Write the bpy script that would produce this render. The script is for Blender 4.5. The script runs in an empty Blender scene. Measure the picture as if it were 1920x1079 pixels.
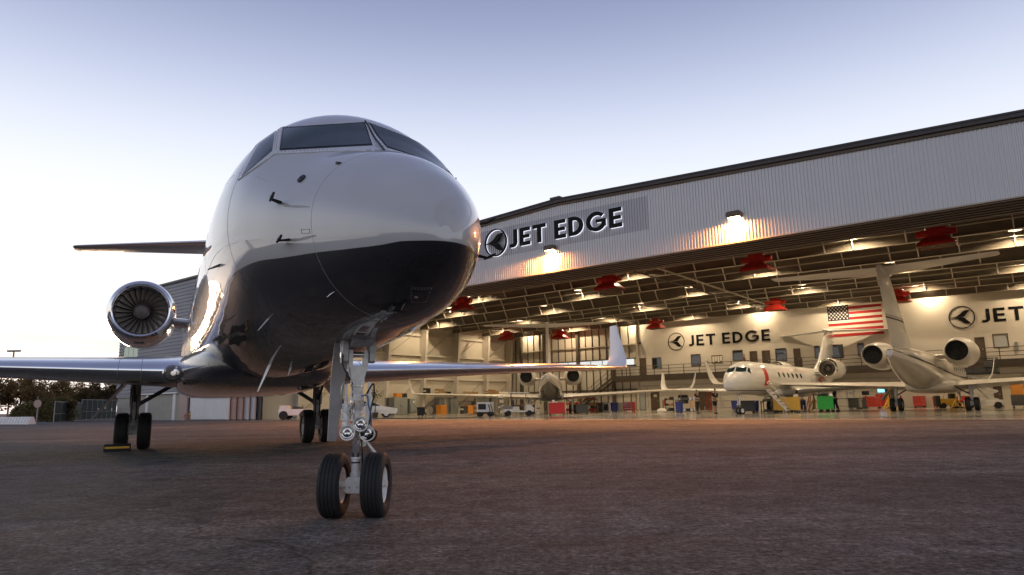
import bpy, bmesh, math, random
import numpy as np
from mathutils import Vector, Matrix
random.seed(7)
sc = bpy.context.scene
COL = sc.collection
PI = math.pi
R = math.radians

# ------------------------------------------------------------------ camera
F_PX, Y_HOR, ROLL, CAM_H = 1300.0, 759.0, 0.018, 0.905      # in 1920 x 1079 photo pixels, metres
PITCH = math.atan((Y_HOR - 539.5) / F_PX)
_f = np.array([0, math.cos(PITCH), math.sin(PITCH)])
_r0 = np.array([1.0, 0, 0]); _u0 = np.cross(_r0, _f)
_r = math.cos(ROLL) * _r0 - math.sin(ROLL) * _u0
_u = math.sin(ROLL) * _r0 + math.cos(ROLL) * _u0
CAM = np.array([0, 0, CAM_H])
cam = bpy.data.cameras.new('camera')
cam.sensor_width = 36.0
cam.lens = F_PX / 1920 * 36
cam.clip_start, cam.clip_end = 0.05, 8000
camo = bpy.data.objects.new('camera', cam); COL.objects.link(camo)
M = Matrix.Identity(4)
for i in range(3):
    M[i][0], M[i][1], M[i][2], M[i][3] = _r[i], _u[i], -_f[i], CAM[i]
camo.matrix_world = M
sc.camera = camo

# ------------------------------------------------------------------ sky, sun, exposure
SUN_AZ, SUN_EL = -33.0, 1.6        # degrees clockwise from +Y, above the horizon
world = bpy.data.worlds.new('World'); sc.world = world
world.use_nodes = True
wn = world.node_tree.nodes; wl = world.node_tree.links
wn.clear()
sky = wn.new('ShaderNodeTexSky'); sky.sky_type = 'NISHITA'; sky.sun_disc = False
sky.sun_elevation = R(SUN_EL); sky.sun_rotation = R(SUN_AZ)
sky.altitude = 50; sky.air_density = 1.0; sky.dust_density = 1.6; sky.ozone_density = 3.2
hs = wn.new('ShaderNodeHueSaturation'); hs.inputs['Saturation'].default_value = 0.55
dim = wn.new('ShaderNodeVectorMath'); dim.operation = 'SCALE'; dim.inputs['Scale'].default_value = 1.0
wtc = wn.new('ShaderNodeTexCoord'); wsp = wn.new('ShaderNodeSeparateXYZ')
ramp = wn.new('ShaderNodeValToRGB'); ramp.color_ramp.interpolation = 'B_SPLINE'
SKY_RAMP = ((0.0, (.92, .84, .78)), (.10, (.93, .90, .88)), (.22, (.90, .91, .94)), (.32, (.79, .83, .92)), (.42, (.48, .54, .72)), (.52, (.25, .295, .47)), (.66, (.16, .185, .31)), (1.0, (.125, .14, .24)))
while len(ramp.color_ramp.elements) < len(SKY_RAMP): ramp.color_ramp.elements.new(.5)
for e, (p, c) in zip(ramp.color_ramp.elements, SKY_RAMP): e.position = p
for e, (p, c) in zip(ramp.color_ramp.elements, SKY_RAMP): e.color = (*c, 1)
gain = wn.new('ShaderNodeVectorMath'); gain.operation = 'SCALE'; gain.inputs['Scale'].default_value = 5.0
# thin streaks of high cloud low over the horizon
cmap = wn.new('ShaderNodeMapping'); cmap.inputs['Scale'].default_value = (1.6, 1.6, 16)
cn = wn.new('ShaderNodeTexNoise'); cn.inputs['Scale'].default_value = 1.7; cn.inputs['Detail'].default_value = 7; cn.inputs['Roughness'].default_value = .6
cr_ = wn.new('ShaderNodeMapRange'); cr_.inputs[1].default_value = .48; cr_.inputs[2].default_value = .70; cr_.inputs[3].default_value = 1.0; cr_.inputs[4].default_value = .74
cel = wn.new('ShaderNodeMapRange'); cel.inputs[1].default_value = .05; cel.inputs[2].default_value = .28; cel.inputs[3].default_value = 1.0; cel.inputs[4].default_value = 0.0
cmx = wn.new('ShaderNodeMix'); cmx.data_type = 'FLOAT'; cmx.inputs[2].default_value = 1.0
csc = wn.new('ShaderNodeVectorMath'); csc.operation = 'SCALE'
mixs = wn.new('ShaderNodeMix'); mixs.data_type = 'RGBA'; mixs.inputs[0].default_value = 0.90
bg = wn.new('ShaderNodeBackground'); bg.inputs[1].default_value = 0.15
wo = wn.new('ShaderNodeOutputWorld')
wl.new(sky.outputs[0], hs.inputs['Color']); wl.new(hs.outputs[0], dim.inputs[0])
wl.new(wtc.outputs['Generated'], wsp.inputs[0]); wl.new(wsp.outputs[2], ramp.inputs[0]); wl.new(ramp.outputs[0], gain.inputs[0])
wl.new(wtc.outputs['Generated'], cmap.inputs[0]); wl.new(cmap.outputs[0], cn.inputs['Vector']); wl.new(cn.outputs[0], cr_.inputs[0])
wl.new(wsp.outputs[2], cel.inputs[0]); wl.new(cel.outputs[0], cmx.inputs[0]); wl.new(cr_.outputs[0], cmx.inputs[3]); wl.new(cmx.outputs[0], csc.inputs['Scale'])
wl.new(dim.outputs[0], mixs.inputs[6]); wl.new(gain.outputs[0], csc.inputs[0]); wl.new(csc.outputs[0], mixs.inputs[7])
wl.new(mixs.outputs[2], bg.inputs[0]); wl.new(bg.outputs[0], wo.inputs[0])
sl = bpy.data.lights.new('sun', 'SUN'); sl.energy = 0.5; sl.angle = R(10.0); sl.color = (1.0, 0.66, 0.42)
so = bpy.data.objects.new('sun', sl); COL.objects.link(so)
_sd = Vector((math.sin(R(SUN_AZ)) * math.cos(R(SUN_EL)), math.cos(R(SUN_AZ)) * math.cos(R(SUN_EL)), math.sin(R(SUN_EL))))
so.rotation_euler = _sd.to_track_quat('Z', 'Y').to_euler()
so.location = (-40, 60, 20)
vs = sc.view_settings
vs.view_transform = 'Standard'; vs.look = 'None'; vs.exposure = 0.75; vs.gamma = 1.0; vs.use_curve_mapping = False
sc.render.engine = 'CYCLES'
sc.cycles.use_denoising = True
sc.cycles.max_bounces = 8; sc.cycles.diffuse_bounces = 4; sc.cycles.glossy_bounces = 4
sc.cycles.transmission_bounces = 6; sc.cycles.transparent_max_bounces = 12
sc.cycles.sample_clamp_indirect = 6.0
sc.cycles.caustics_reflective = False; sc.cycles.caustics_refractive = False

# ------------------------------------------------------------------ pixel helpers (directions only; distance from what a thing touches)
def ray(x, y): return _f + _r * (x - 960) / F_PX - _u * (y - 539.5) / F_PX
def ground(x, y, z=0.0):
    d = ray(x, y); return CAM + d * ((z - CAM_H) / d[2])
def on_plane(x, y, p, n):
    d = ray(x, y); return CAM + d * (((np.asarray(p) - CAM) @ n) / (d @ n))
# hangar frame: X along the facade (to the right), D into the building
H_ANG = -0.6719
EX = np.array([math.cos(H_ANG), math.sin(H_ANG), 0]); EN = np.array([-EX[1], EX[0], 0]); D0 = 33.478
HM = Matrix.Translation(Vector(EN * D0)) @ Matrix.Rotation(H_ANG, 4, 'Z')
def to_h(p): return np.array([p @ EX, p @ EN - D0, p[2]])
def on_d(x, y, d): return to_h(on_plane(x, y, EN * (D0 + d), EN))
def on_x(x, y, hx): return to_h(on_plane(x, y, EX * hx, EX))
def on_z(x, y, z): return to_h(ground(x, y, z))
def floor_at(x, depth):
    """floor point seen in column x of the photograph, depth metres ahead of the camera, in the hangar frame"""
    d = ray(x, 770); p = CAM + d * (depth / d[1]); p[2] = 0; return to_h(p)

# ------------------------------------------------------------------ materials
MATS = {}
def mat(name, col=(.5, .5, .5), rough=.5, metal=0.0, coat=0.0, spec=0.5, emit=None, estr=0.0, var=0.08, nscale=6.0, bump=0.0, bscale=40.0, rvar=0.08, alpha=None, trans=0.0, ior=1.5, stretch=None):
    m = bpy.data.materials.new(name); m.use_nodes = True
    nt = m.node_tree; n = nt.nodes; L = nt.links
    b = n['Principled BSDF']
    b.inputs['Metallic'].default_value = metal
    b.inputs['Coat Weight'].default_value = coat; b.inputs['Coat Roughness'].default_value = 0.03
    b.inputs['Specular IOR Level'].default_value = spec; b.inputs['IOR'].default_value = ior
    b.inputs['Transmission Weight'].default_value = trans
    tc = n.new('ShaderNodeTexCoord')
    src = tc.outputs['Object']
    if stretch:
        mp = n.new('ShaderNodeMapping'); mp.inputs['Scale'].default_value = stretch
        L.new(src, mp.inputs['Vector']); src = mp.outputs[0]
    nz = n.new('ShaderNodeTexNoise'); nz.inputs['Scale'].default_value = nscale; nz.inputs['Detail'].default_value = 5
    L.new(src, nz.inputs['Vector'])
    cr = n.new('ShaderNodeMapRange'); cr.inputs[1].default_value = 0.3; cr.inputs[2].default_value = 0.7
    cr.inputs[3].default_value = 1 - var; cr.inputs[4].default_value = 1 + var
    L.new(nz.outputs[0], cr.inputs[0])
    mx = n.new('ShaderNodeVectorMath'); mx.operation = 'SCALE'; mx.inputs[0].default_value = col[:3]
    L.new(cr.outputs[0], mx.inputs['Scale']); L.new(mx.outputs[0], b.inputs['Base Color'])
    rr = n.new('ShaderNodeMapRange'); rr.inputs[1].default_value = 0.3; rr.inputs[2].default_value = 0.7
    rr.inputs[3].default_value = max(0.0, rough - rvar * rough * 2); rr.inputs[4].default_value = min(1, rough + rvar * rough * 2)
    L.new(nz.outputs[0], rr.inputs[0]); L.new(rr.outputs[0], b.inputs['Roughness'])
    if bump:
        bn = n.new('ShaderNodeTexNoise'); bn.inputs['Scale'].default_value = bscale; bn.inputs['Detail'].default_value = 4
        L.new(src, bn.inputs['Vector'])
        bp = n.new('ShaderNodeBump'); bp.inputs['Strength'].default_value = bump; bp.inputs['Distance'].default_value = 0.02
        L.new(bn.outputs[0], bp.inputs['Height']); L.new(bp.outputs[0], b.inputs['Normal'])
    if emit:
        b.inputs['Emission Color'].default_value = (*emit, 1); b.inputs['Emission Strength'].default_value = estr
    MATS[name] = m
    return m

mat('white_paint', (.78, .78, .77), .22, coat=.6, var=.03, nscale=3)
mat('nacelle_paint', (.46, .46, .48), .25, coat=.8, var=.04, nscale=3)
mat('gear_paint', (.80, .79, .78), .32, coat=.2, var=.12, nscale=25)
mat('gear_grey', (.56, .56, .57), .4, var=.15, nscale=20)
mat('chrome', (.85, .84, .83), .08, metal=1.0, var=.04)
mat('polished', (.80, .81, .84), .17, metal=1.0, var=.05, nscale=2.0, stretch=(1, .3, 1))
mat('steel', (.5, .48, .46), .35, metal=1.0, var=.12)
mat('rubber', (.016, .016, .017), .72, var=.25, nscale=30, bump=.3, bscale=120)
mat('exhaust_black', (.003, .003, .003), .9)
mat('door_grey', (.34, .34, .35), .45, var=.12, nscale=8)
mat('panel_frame', (.09, .09, .095), .35, metal=.4, var=.15)
mat('black', (.012, .012, .013), .55, var=.2)
mat('black_gloss', (.01, .01, .012), .15, coat=.6, var=.1)
mat('fan_metal', (.34, .29, .25), .42, metal=.6, var=.2)
mat('spinner_metal', (.10, .085, .075), .5, metal=.3, var=.15)
mat('duct_dark', (.10, .095, .095), .45, var=.2)
mat('cockpit_glass', (.024, .044, .050), .05, var=.25, spec=.5, nscale=1.5)
mat('frame_metal', (.62, .62, .64), .36, metal=.15, var=.10, nscale=18)
mat('rivet', (.12, .12, .13), .5, var=.1)
mat('lamp_glass', (.75, .75, .75), .05, metal=1.0, var=.05)
mat('seam', (.40, .40, .41), .6)
mat('cable_black', (.02, .02, .022), .5)
mat('cable_blue', (.10, .18, .32), .5)
mat('wing_under', (.30, .30, .32), .34, coat=.3, var=.1, nscale=3)
mat('red_paint', (.55, .035, .02), .42, var=.15, nscale=5)
mat('red_cart', (.52, .02, .02), .4, var=.1)
mat('yellow_cart', (.72, .44, .06), .5, var=.1)
mat('green_cart', (.02, .38, .05), .5, var=.1)
mat('orange_paint', (.62, .24, .03), .5, var=.1)
mat('blue_plastic', (.03, .05, .26), .45, var=.1)
mat('grey_steel', (.20, .215, .205), .5, var=.1)
mat('dark_grey', (.05, .05, .052), .5, var=.15)
mat('cardboard', (.36, .22, .10), .8, var=.18)
mat('wood', (.40, .24, .09), .7, var=.2, stretch=(1, 6, 1))
mat('wall_cream', (.60, .56, .49), .7, var=.04, nscale=1.2)
mat('wall_panel', (.58, .54, .46), .6, var=.06, nscale=.6)
mat('steel_dark', (.075, .06, .045), .5, var=.15, nscale=2)
mat('steel_beige', (.38, .34, .27), .5, var=.08, nscale=2)
mat('roof_deck', (.11, .09, .068), .7, var=.12, nscale=.8)
mat('beam_paint', (.19, .16, .12), .55, var=.12, nscale=1.0)
mat('brace_paint', (.62, .57, .48), .5, var=.08)
mat('bronze_light', (.26, .19, .125), .45, var=.12, nscale=2)
mat('bronze_trim', (.075, .052, .036), .5, var=.12, nscale=2)
mat('roof_trim', (.035, .028, .03), .5, var=.12)
mat('brown_door', (.10, .07, .045), .5, var=.1)
mat('brown_frame', (.12, .08, .045), .5, var=.1)
mat('pane_dark', (.02, .026, .028), .04, coat=1, var=.1)
mat('pane_pale', (.45, .50, .52), .15, var=.12, nscale=.8)
mat('blind', (.42, .44, .44), .55, var=.05)
mat('glass_green', (.34, .52, .34), .12, coat=.6, var=.08)
mat('strip_glass', (.85, .92, .92), .02, trans=1.0, var=.01, ior=1.02)
mat('sign_black', (.006, .006, .007), .6, spec=.15, var=.1)
mat('sign_edge', (.85, .86, .9), .4, emit=(.85, .88, 1.0), estr=.75)
mat('flag_red', (.40, .015, .02), .8, var=.08)
mat('flag_white', (.72, .68, .6), .8, var=.05)
mat('flag_blue', (.012, .014, .035), .8, var=.08)
mat('skin', (.42, .25, .17), .55, var=.05)
mat('hair_dark', (.02, .014, .01), .6)
mat('cloth_black', (.018, .018, .02), .85, var=.2)
mat('cloth_navy', (.025, .03, .05), .85, var=.2)
mat('beige_wall', (.36, .34, .29), .8, var=.10, nscale=1.5, bump=.2, bscale=60)
mat('white_metal', (.70, .69, .68), .45, var=.05, nscale=1.5)
mat('pink_panel', (.42, .30, .26), .55, var=.08)
mat('blue_clad', (.20, .205, .245), .42, var=.06, nscale=.5)
mat('trunk', (.07, .05, .035), .9, var=.3, nscale=10)
mat('concrete', (.42, .41, .39), .8, var=.15, nscale=3)
mat('fence_screen', (.018, .035, .03), .75, var=.35, nscale=2.5)
mat('pole_metal', (.32, .31, .30), .45, var=.1)
mat('rust_pole', (.25, .12, .05), .6, var=.1)
mat('bulb', (1, .9, .7), .4, emit=(1.0, .72, .38), estr=14.0)
mat('bulb_wall', (1, .9, .7), .4, emit=(1.0, .70, .36), estr=22.0)
mat('plant_leaf', (.05, .09, .025), .6, var=.35, nscale=4)

def leaf_mat(name, a, b):
    m = bpy.data.materials.new(name); m.use_nodes = True
    n = m.node_tree.nodes; L = m.node_tree.links; p = n['Principled BSDF']
    g = n.new('ShaderNodeNewGeometry'); r = n.new('ShaderNodeValToRGB')
    r.color_ramp.elements[0].color = (*a, 1); r.color_ramp.elements[1].color = (*b, 1)
    L.new(g.outputs['Random Per Island'], r.inputs[0]); L.new(r.outputs[0], p.inputs['Base Color'])
    p.inputs['Roughness'].default_value = .65
    t = n.new('ShaderNodeBsdfTranslucent'); L.new(r.outputs[0], t.inputs[0])
    mx = n.new('ShaderNodeMixShader'); mx.inputs[0].default_value = .55
    L.new(p.outputs[0], mx.inputs[1]); L.new(t.outputs[0], mx.inputs[2]); L.new(mx.outputs[0], n['Material Output'].inputs[0])
    MATS[name] = m
leaf_mat('leaf_olive', (.11, .07, .026), (.29, .18, .065))
leaf_mat('leaf_dark', (.06, .045, .018), (.17, .115, .042))
leaf_mat('leaf_hedge', (.07, .06, .02), (.20, .16, .06))

def asphalt():
    m = bpy.data.materials.new('asphalt'); m.use_nodes = True
    n = m.node_tree.nodes; L = m.node_tree.links; b = n['Principled BSDF']
    tc = n.new('ShaderNodeTexCoord')
    def noise(scale, det=5, rough=.55, st=None):
        z = n.new('ShaderNodeTexNoise'); z.inputs['Scale'].default_value = scale; z.inputs['Detail'].default_value = det; z.inputs['Roughness'].default_value = rough
        if st:
            mp = n.new('ShaderNodeMapping'); mp.inputs['Scale'].default_value = st[0]; mp.inputs['Rotation'].default_value = (0, 0, st[1])
            L.new(tc.outputs['Object'], mp.inputs[0]); L.new(mp.outputs[0], z.inputs['Vector'])
        else: L.new(tc.outputs['Object'], z.inputs['Vector'])
        return z.outputs[0]
    def rng(x, a, b_, c, d):
        k = n.new('ShaderNodeMapRange'); k.inputs[1].default_value = a; k.inputs[2].default_value = b_; k.inputs[3].default_value = c; k.inputs[4].default_value = d
        L.new(x, k.inputs[0]); return k.outputs[0]
    def mul(a, c):
        k = n.new('ShaderNodeMath'); k.operation = 'MULTIPLY'; L.new(a, k.inputs[0])
        if isinstance(c, float): k.inputs[1].default_value = c
        else: L.new(c, k.inputs[1])
        return k.outputs[0]
    grain = noise(24, 4, .7); fine = noise(85, 2)
    big = noise(.22, 6); band = noise(.5, 5, .6, ((.09, 1.0, 1), R(-8))); swirl = noise(1.4, 6, .65, ((.35, 1.1, 1), R(14)))
    v = mul(rng(grain, .35, .65, .34, 1.66), rng(big, .3, .7, .75, 1.25))
    mid = noise(9, 5, .7); pat = noise(2.6, 6, .7)
    v = mul(v, rng(mid, .32, .68, .62, 1.42)); v = mul(v, rng(pat, .34, .66, .60, 1.36))
    v = mul(v, rng(band, .35, .65, .72, 1.28)); v = mul(v, rng(swirl, .3, .7, .78, 1.2)); v = mul(v, rng(fine, .3, .7, .8, 1.2))
    # pale stone chips
    vo = n.new('ShaderNodeTexVoronoi'); vo.inputs['Scale'].default_value = 30; L.new(tc.outputs['Object'], vo.inputs['Vector'])
    chip = rng(vo.outputs['Distance'], .05, .22, 2.6, 1.0); v = mul(v, chip)
    # thin tar cracks
    vc = n.new('ShaderNodeTexVoronoi'); vc.feature = 'DISTANCE_TO_EDGE'; vc.inputs['Scale'].default_value = .16
    wv = n.new('ShaderNodeVectorMath'); wv.operation = 'ADD'
    nzw = n.new('ShaderNodeTexNoise'); nzw.inputs['Scale'].default_value = .7; nzw.inputs['Detail'].default_value = 5
    L.new(tc.outputs['Object'], nzw.inputs['Vector'])
    sc_ = n.new('ShaderNodeVectorMath'); sc_.operation = 'SCALE'; sc_.inputs['Scale'].default_value = 2.2; L.new(nzw.outputs['Color'], sc_.inputs[0])
    L.new(tc.outputs['Object'], wv.inputs[0]); L.new(sc_.outputs[0], wv.inputs[1]); L.new(wv.outputs[0], vc.inputs['Vector'])
    v = mul(v, rng(vc.outputs['Distance'], .0, .006, .45, 1.0))
    # oil spots
    st = noise(.9, 3); v = mul(v, rng(st, .66, .74, 1.0, .62))
    mx = n.new('ShaderNodeVectorMath'); mx.operation = 'SCALE'; mx.inputs[0].default_value = (.146, .139, .130)
    L.new(v, mx.inputs['Scale']); L.new(mx.outputs[0], b.inputs['Base Color'])
    L.new(rng(swirl, .3, .7, .78, .95), b.inputs['Roughness'])
    b.inputs['Specular IOR Level'].default_value = .22
    bp = n.new('ShaderNodeBump'); bp.inputs['Strength'].default_value = 1.0; bp.inputs['Distance'].default_value = .035
    ad = n.new('ShaderNodeMath'); ad.operation = 'ADD'; L.new(grain, ad.inputs[0]); L.new(fine, ad.inputs[1])
    L.new(ad.outputs[0], bp.inputs['Height']); L.new(bp.outputs[0], b.inputs['Normal'])
    MATS['asphalt'] = m
asphalt()
def floor_mat():
    m = mat('polished_floor', (.36, .33, .27), .16, var=.10, nscale=.35, rvar=.25, coat=.0, spec=.6)
floor_mat()

# ------------------------------------------------------------------ mesh helpers
class MB:
    """collects shapes and links them as ONE mesh object"""
    def __init__(s): s.v = []; s.f = []; s.mi = []; s.cur = 0
    def add(s, vs, fs):
        o = len(s.v); s.v += [tuple(map(float, p)) for p in vs]
        for f in fs: s.f.append(tuple(i + o for i in f)); s.mi.append(s.cur)
        return s
    def box(s, x0, x1, y0, y1, z0, z1):
        return s.add([(x0, y0, z0), (x1, y0, z0), (x1, y1, z0), (x0, y1, z0), (x0, y0, z1), (x1, y0, z1), (x1, y1, z1), (x0, y1, z1)],
                     [(0, 3, 2, 1), (4, 5, 6, 7), (0, 1, 5, 4), (1, 2, 6, 5), (2, 3, 7, 6), (3, 0, 4, 7)])
    def bbox(s, x0, x1, y0, y1, z0, z1, b=.01):
        """box with bevelled vertical and top edges"""
        b = min(b, (x1 - x0) * .4, (y1 - y0) * .4, (z1 - z0) * .4)
        ring = lambda i, z: [(x0 + i, y0 + b if i == 0 else y0 + i, z)] 
        def loop(ins, z):
            a, c, d, e = x0 + ins, x1 - ins, y0 + ins, y1 - ins; k = b
            return [(a + k, d, z), (c - k, d, z), (c, d + k, z), (c, e - k, z), (c - k, e, z), (a + k, e, z), (a, e - k, z), (a, d + k, z)]
        rings = [loop(0, z0), loop(0, z1 - b), loop(b * .6, z1)]
        return s.loft(rings, cap=True)
    def loft(s, rings, cap=False, closed=True):
        n = len(rings[0]); vs = [p for r in rings for p in r]; fs = []
        for i in range(len(rings) - 1):
            for j in range(n if closed else n - 1):
                k = (j + 1) % n
                fs.append((i * n + j, i * n + k, (i + 1) * n + k, (i + 1) * n + j))
        if cap: fs.append(tuple(range(n))[::-1]); fs.append(tuple((len(rings) - 1) * n + j for j in range(n)))
        return s.add(vs, fs)
    def tube(s, pts, r, n=10, cap=True):
        pts = [Vector(p) for p in pts]; rs = r if isinstance(r, (list, tuple)) else [r] * len(pts)
        rings = []; up = None
        for i, p in enumerate(pts):
            d = (pts[min(i + 1, len(pts) - 1)] - pts[max(i - 1, 0)]).normalized()
            if up is None: up = Vector((0, 0, 1)) if abs(d.z) < .9 else Vector((1, 0, 0))
            a = d.cross(up).normalized(); b = a.cross(d).normalized(); up = b
            rings.append([p + (a * math.cos(2 * PI * k / n) + b * math.sin(2 * PI * k / n)) * rs[i] for k in range(n)])
        return s.loft(rings, cap)
    def bar(s, p, q, w, h=None):
        """rectangular bar from p to q"""
        p, q = Vector(p), Vector(q); h = h or w; d = (q - p).normalized()
        up = Vector((0, 0, 1)) if abs(d.z) < .9 else Vector((1, 0, 0))
        a = d.cross(up).normalized() * w / 2; b = a.cross(d).normalized() * h / 2
        return s.loft([[c - a - b, c + a - b, c + a + b, c - a + b] for c in (p, q)], True)
    def lathe(s, prof, c=(0, 0, 0), axis='x', n=32, closed=False):
        """prof: (along, radius) pairs"""
        rings = []
        for a, r in prof:
            ring = []
            for k in range(n):
                t = 2 * PI * k / n; u, w = r * math.cos(t), r * math.sin(t)
                ring.append({'x': (c[0] + a, c[1] + u, c[2] + w), 'y': (c[0] + u, c[1] + a, c[2] - w), 'z': (c[0] + u, c[1] + w, c[2] + a)}[axis])
            rings.append(ring)
        if closed: rings.append(rings[0])
        return s.loft(rings)
    def prism(s, poly, y0, y1):
        """extrude an (x, z) polygon along y"""
        n = len(poly); vs = [(x, y0, z) for x, z in poly] + [(x, y1, z) for x, z in poly]
        fs = [tuple(range(n)), tuple(range(2 * n - 1, n - 1, -1))] + [(i, i + n, (i + 1) % n + n, (i + 1) % n) for i in range(n)]
        return s.add(vs, fs)
    def mesh(s, name, mats, sharp=35):
        me = bpy.data.meshes.new(name); me.from_pydata(s.v, [], s.f)
        for m in ([mats] if isinstance(mats, str) else mats): me.materials.append(MATS[m])
        me.polygons.foreach_set('material_index', s.mi)
        bm = bmesh.new(); bm.from_mesh(me); bmesh.ops.recalc_face_normals(bm, faces=bm.faces); bm.to_mesh(me); bm.free()
        if sharp:
            me.polygons.foreach_set('use_smooth', [True] * len(me.polygons)); me.set_sharp_from_angle(angle=R(sharp))
        me.update()
        return me
    def build(s, name, mats, parent=None, sharp=35, loc=None):
        o = bpy.data.objects.new(name, s.mesh(name, mats, sharp)); COL.objects.link(o)
        if parent is not None: o.parent = parent
        if loc is not None: o.location = loc
        return o
def empty(name, label=None, cat=None, loc=(0, 0, 0), rz=0.0, group=None, hangar=False):
    o = bpy.data.objects.new(name, None); COL.objects.link(o); o.empty_display_size = .3
    m = Matrix.Translation(Vector(loc)) @ Matrix.Rotation(rz, 4, 'Z')
    o.matrix_world = HM @ m if hangar else m
    tag(o, label, cat, group)
    return o
def tag(o, label=None, cat=None, group=None, kind=None):
    for k, v in (('label', label), ('category', cat), ('group', group), ('kind', kind)):
        if v: o[k] = v
    return o
def inst(me, name, parent=None, loc=(0, 0, 0), rot=(0, 0, 0), scale=(1, 1, 1)):
    o = bpy.data.objects.new(name, me); COL.objects.link(o); o.location = loc; o.rotation_euler = rot; o.scale = scale
    if parent is not None: o.parent = parent
    return o
def copy_tree(o, parent=None):
    c = o.copy(); COL.objects.link(c)
    if parent is not None: c.parent = parent; c.matrix_parent_inverse = o.matrix_parent_inverse
    for ch in list(o.children): copy_tree(ch, c)
    return c
def place(o, loc, rz=0.0, hangar=True):
    m = Matrix.Translation(Vector(loc)) @ Matrix.Rotation(rz, 4, 'Z')
    o.matrix_world = HM @ m if hangar else m
def pchip(xk, yk, x):
    xk = np.asarray(xk, float); yk = np.asarray(yk, float); h = np.diff(xk); d = np.diff(yk) / h; m = np.zeros_like(yk)
    for i in range(1, len(xk) - 1):
        if d[i - 1] * d[i] > 0:
            w1, w2 = 2 * h[i] + h[i - 1], h[i] + 2 * h[i - 1]; m[i] = (w1 + w2) / (w1 / d[i - 1] + w2 / d[i])
    m[0], m[-1] = d[0], d[-1]
    x = np.clip(np.asarray(x, float), xk[0], xk[-1]); i = np.clip(np.searchsorted(xk, x) - 1, 0, len(h) - 1)
    t = (x - xk[i]) / h[i]
    return (2*t**3-3*t**2+1)*yk[i] + (t**3-2*t**2+t)*h[i]*m[i] + (-2*t**3+3*t**2)*yk[i+1] + (t**3-t**2)*h[i]*m[i+1]

# ================================================================== the business jets
# airframe frame: x forward, y to port, z up, origin on the ground under the nose gear
JET_YAW = R(-63.75); JET_POS = (-1.307, 5.95, 0.0)
TIP = 2.05
_X = np.array([2.05, 1.975, 1.809, 1.561, 1.229, .897, .64, .3, .03, -.5, -1.2, -2.2, -3.5, -16.5, -19, -22, -24.5, -26.6])
_T = np.array([1.984, 2.186, 2.375, 2.541, 2.727, 2.868, 2.96, 3.21, 3.442, 3.70, 3.815, 3.845, 3.845, 3.82, 3.82, 3.78, 3.66, 3.45])
_B = np.array([1.912, 1.793, 1.684, 1.591, 1.515, 1.49, 1.485, 1.476, 1.464, 1.442, 1.414, 1.382, 1.352, 1.33, 1.55, 2.1, 2.65, 3.05])
_W = np.array([.026, .178, .311, .447, .596, .729, .837, .954, 1.035, 1.132, 1.181, 1.196, 1.196, 1.19, 1.12, .86, .52, .16])
_Z = np.array([1.938, 1.982, 2.029, 2.097, 2.19, 2.268, 2.332, 2.396, 2.449, 2.522, 2.557, 2.56, 2.56, 2.56, 2.68, 2.95, 3.18, 3.28])
_S = np.sqrt(np.maximum(TIP - _X, 0))
def prof(x):
    s = np.sqrt(np.maximum(TIP - np.asarray(x, float), 0))
    return [pchip(_S, a, s) for a in (_T, _B, _W, _Z)]
def skin(x, phi, off=0.0):
    """point on the fuselage at station x and angle phi (0 = port, pi/2 = top), lifted by off along the normal"""
    def pt(x, phi):
        t, b, w, m = (float(a) for a in prof(x)); sp = math.sin(phi)
        return Vector((x, w * math.cos(phi), m + (t - m) * sp if sp > 0 else m + (m - b) * sp))
    p = pt(x, phi)
    if off:
        n = (pt(x, phi + .01) - pt(x, phi - .01)).cross(pt(min(x + .01, TIP), phi) - pt(x - .01, phi))
        if n.length > 1e-9:
            n.normalize()
            c = Vector((x - .3 * 0, 0, float(prof(x)[3])))
            if n.dot(p - c) < 0: n = -n
            p = p + n * off
    return p
_h = np.array([math.cos(JET_YAW), math.sin(JET_YAW), 0]); _l = np.array([-_h[1], _h[0], 0])
def px_skin(px, py):
    """station and angle where the photograph's ray meets the nose of the near jet"""
    d = ray(px, py); o = CAM - np.array(JET_POS)
    ts = np.linspace(2.0, 16, 7000); P = o[None] + ts[:, None] * d[None]
    x, y, z = P @ _h, P @ _l, P[:, 2]
    t, b, w, m = prof(np.minimum(x, TIP))
    q = (y / w) ** 2 + np.where(z > m, (z - m) / (t - m), (z - m) / (m - b)) ** 2
    k = np.where((q < 1) & (x < TIP))[0]
    if len(k) == 0: k = [int(np.argmin(np.where((x < TIP) & (x > -6), q, 1e9)))]      # grazes the outline: nearest point
    k = k[0]; zz = (z[k] - m[k]) / ((t[k] - m[k]) if z[k] > m[k] else (m[k] - b[k]))
    return float(x[k]), math.atan2(zz, y[k] / w[k])

_line = [px_skin(*p) for p in ((871, 453), (809, 451), (746, 454), (652, 467), (590, 474), (527, 484), (477, 492))]
_lx = [a[0] for a in _line]; _lz = [skin(*a).z for a in _line]
print('PAINT', [(round(a, 2), round(b, 2)) for a, b in zip(_lx, _lz)])

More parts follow.
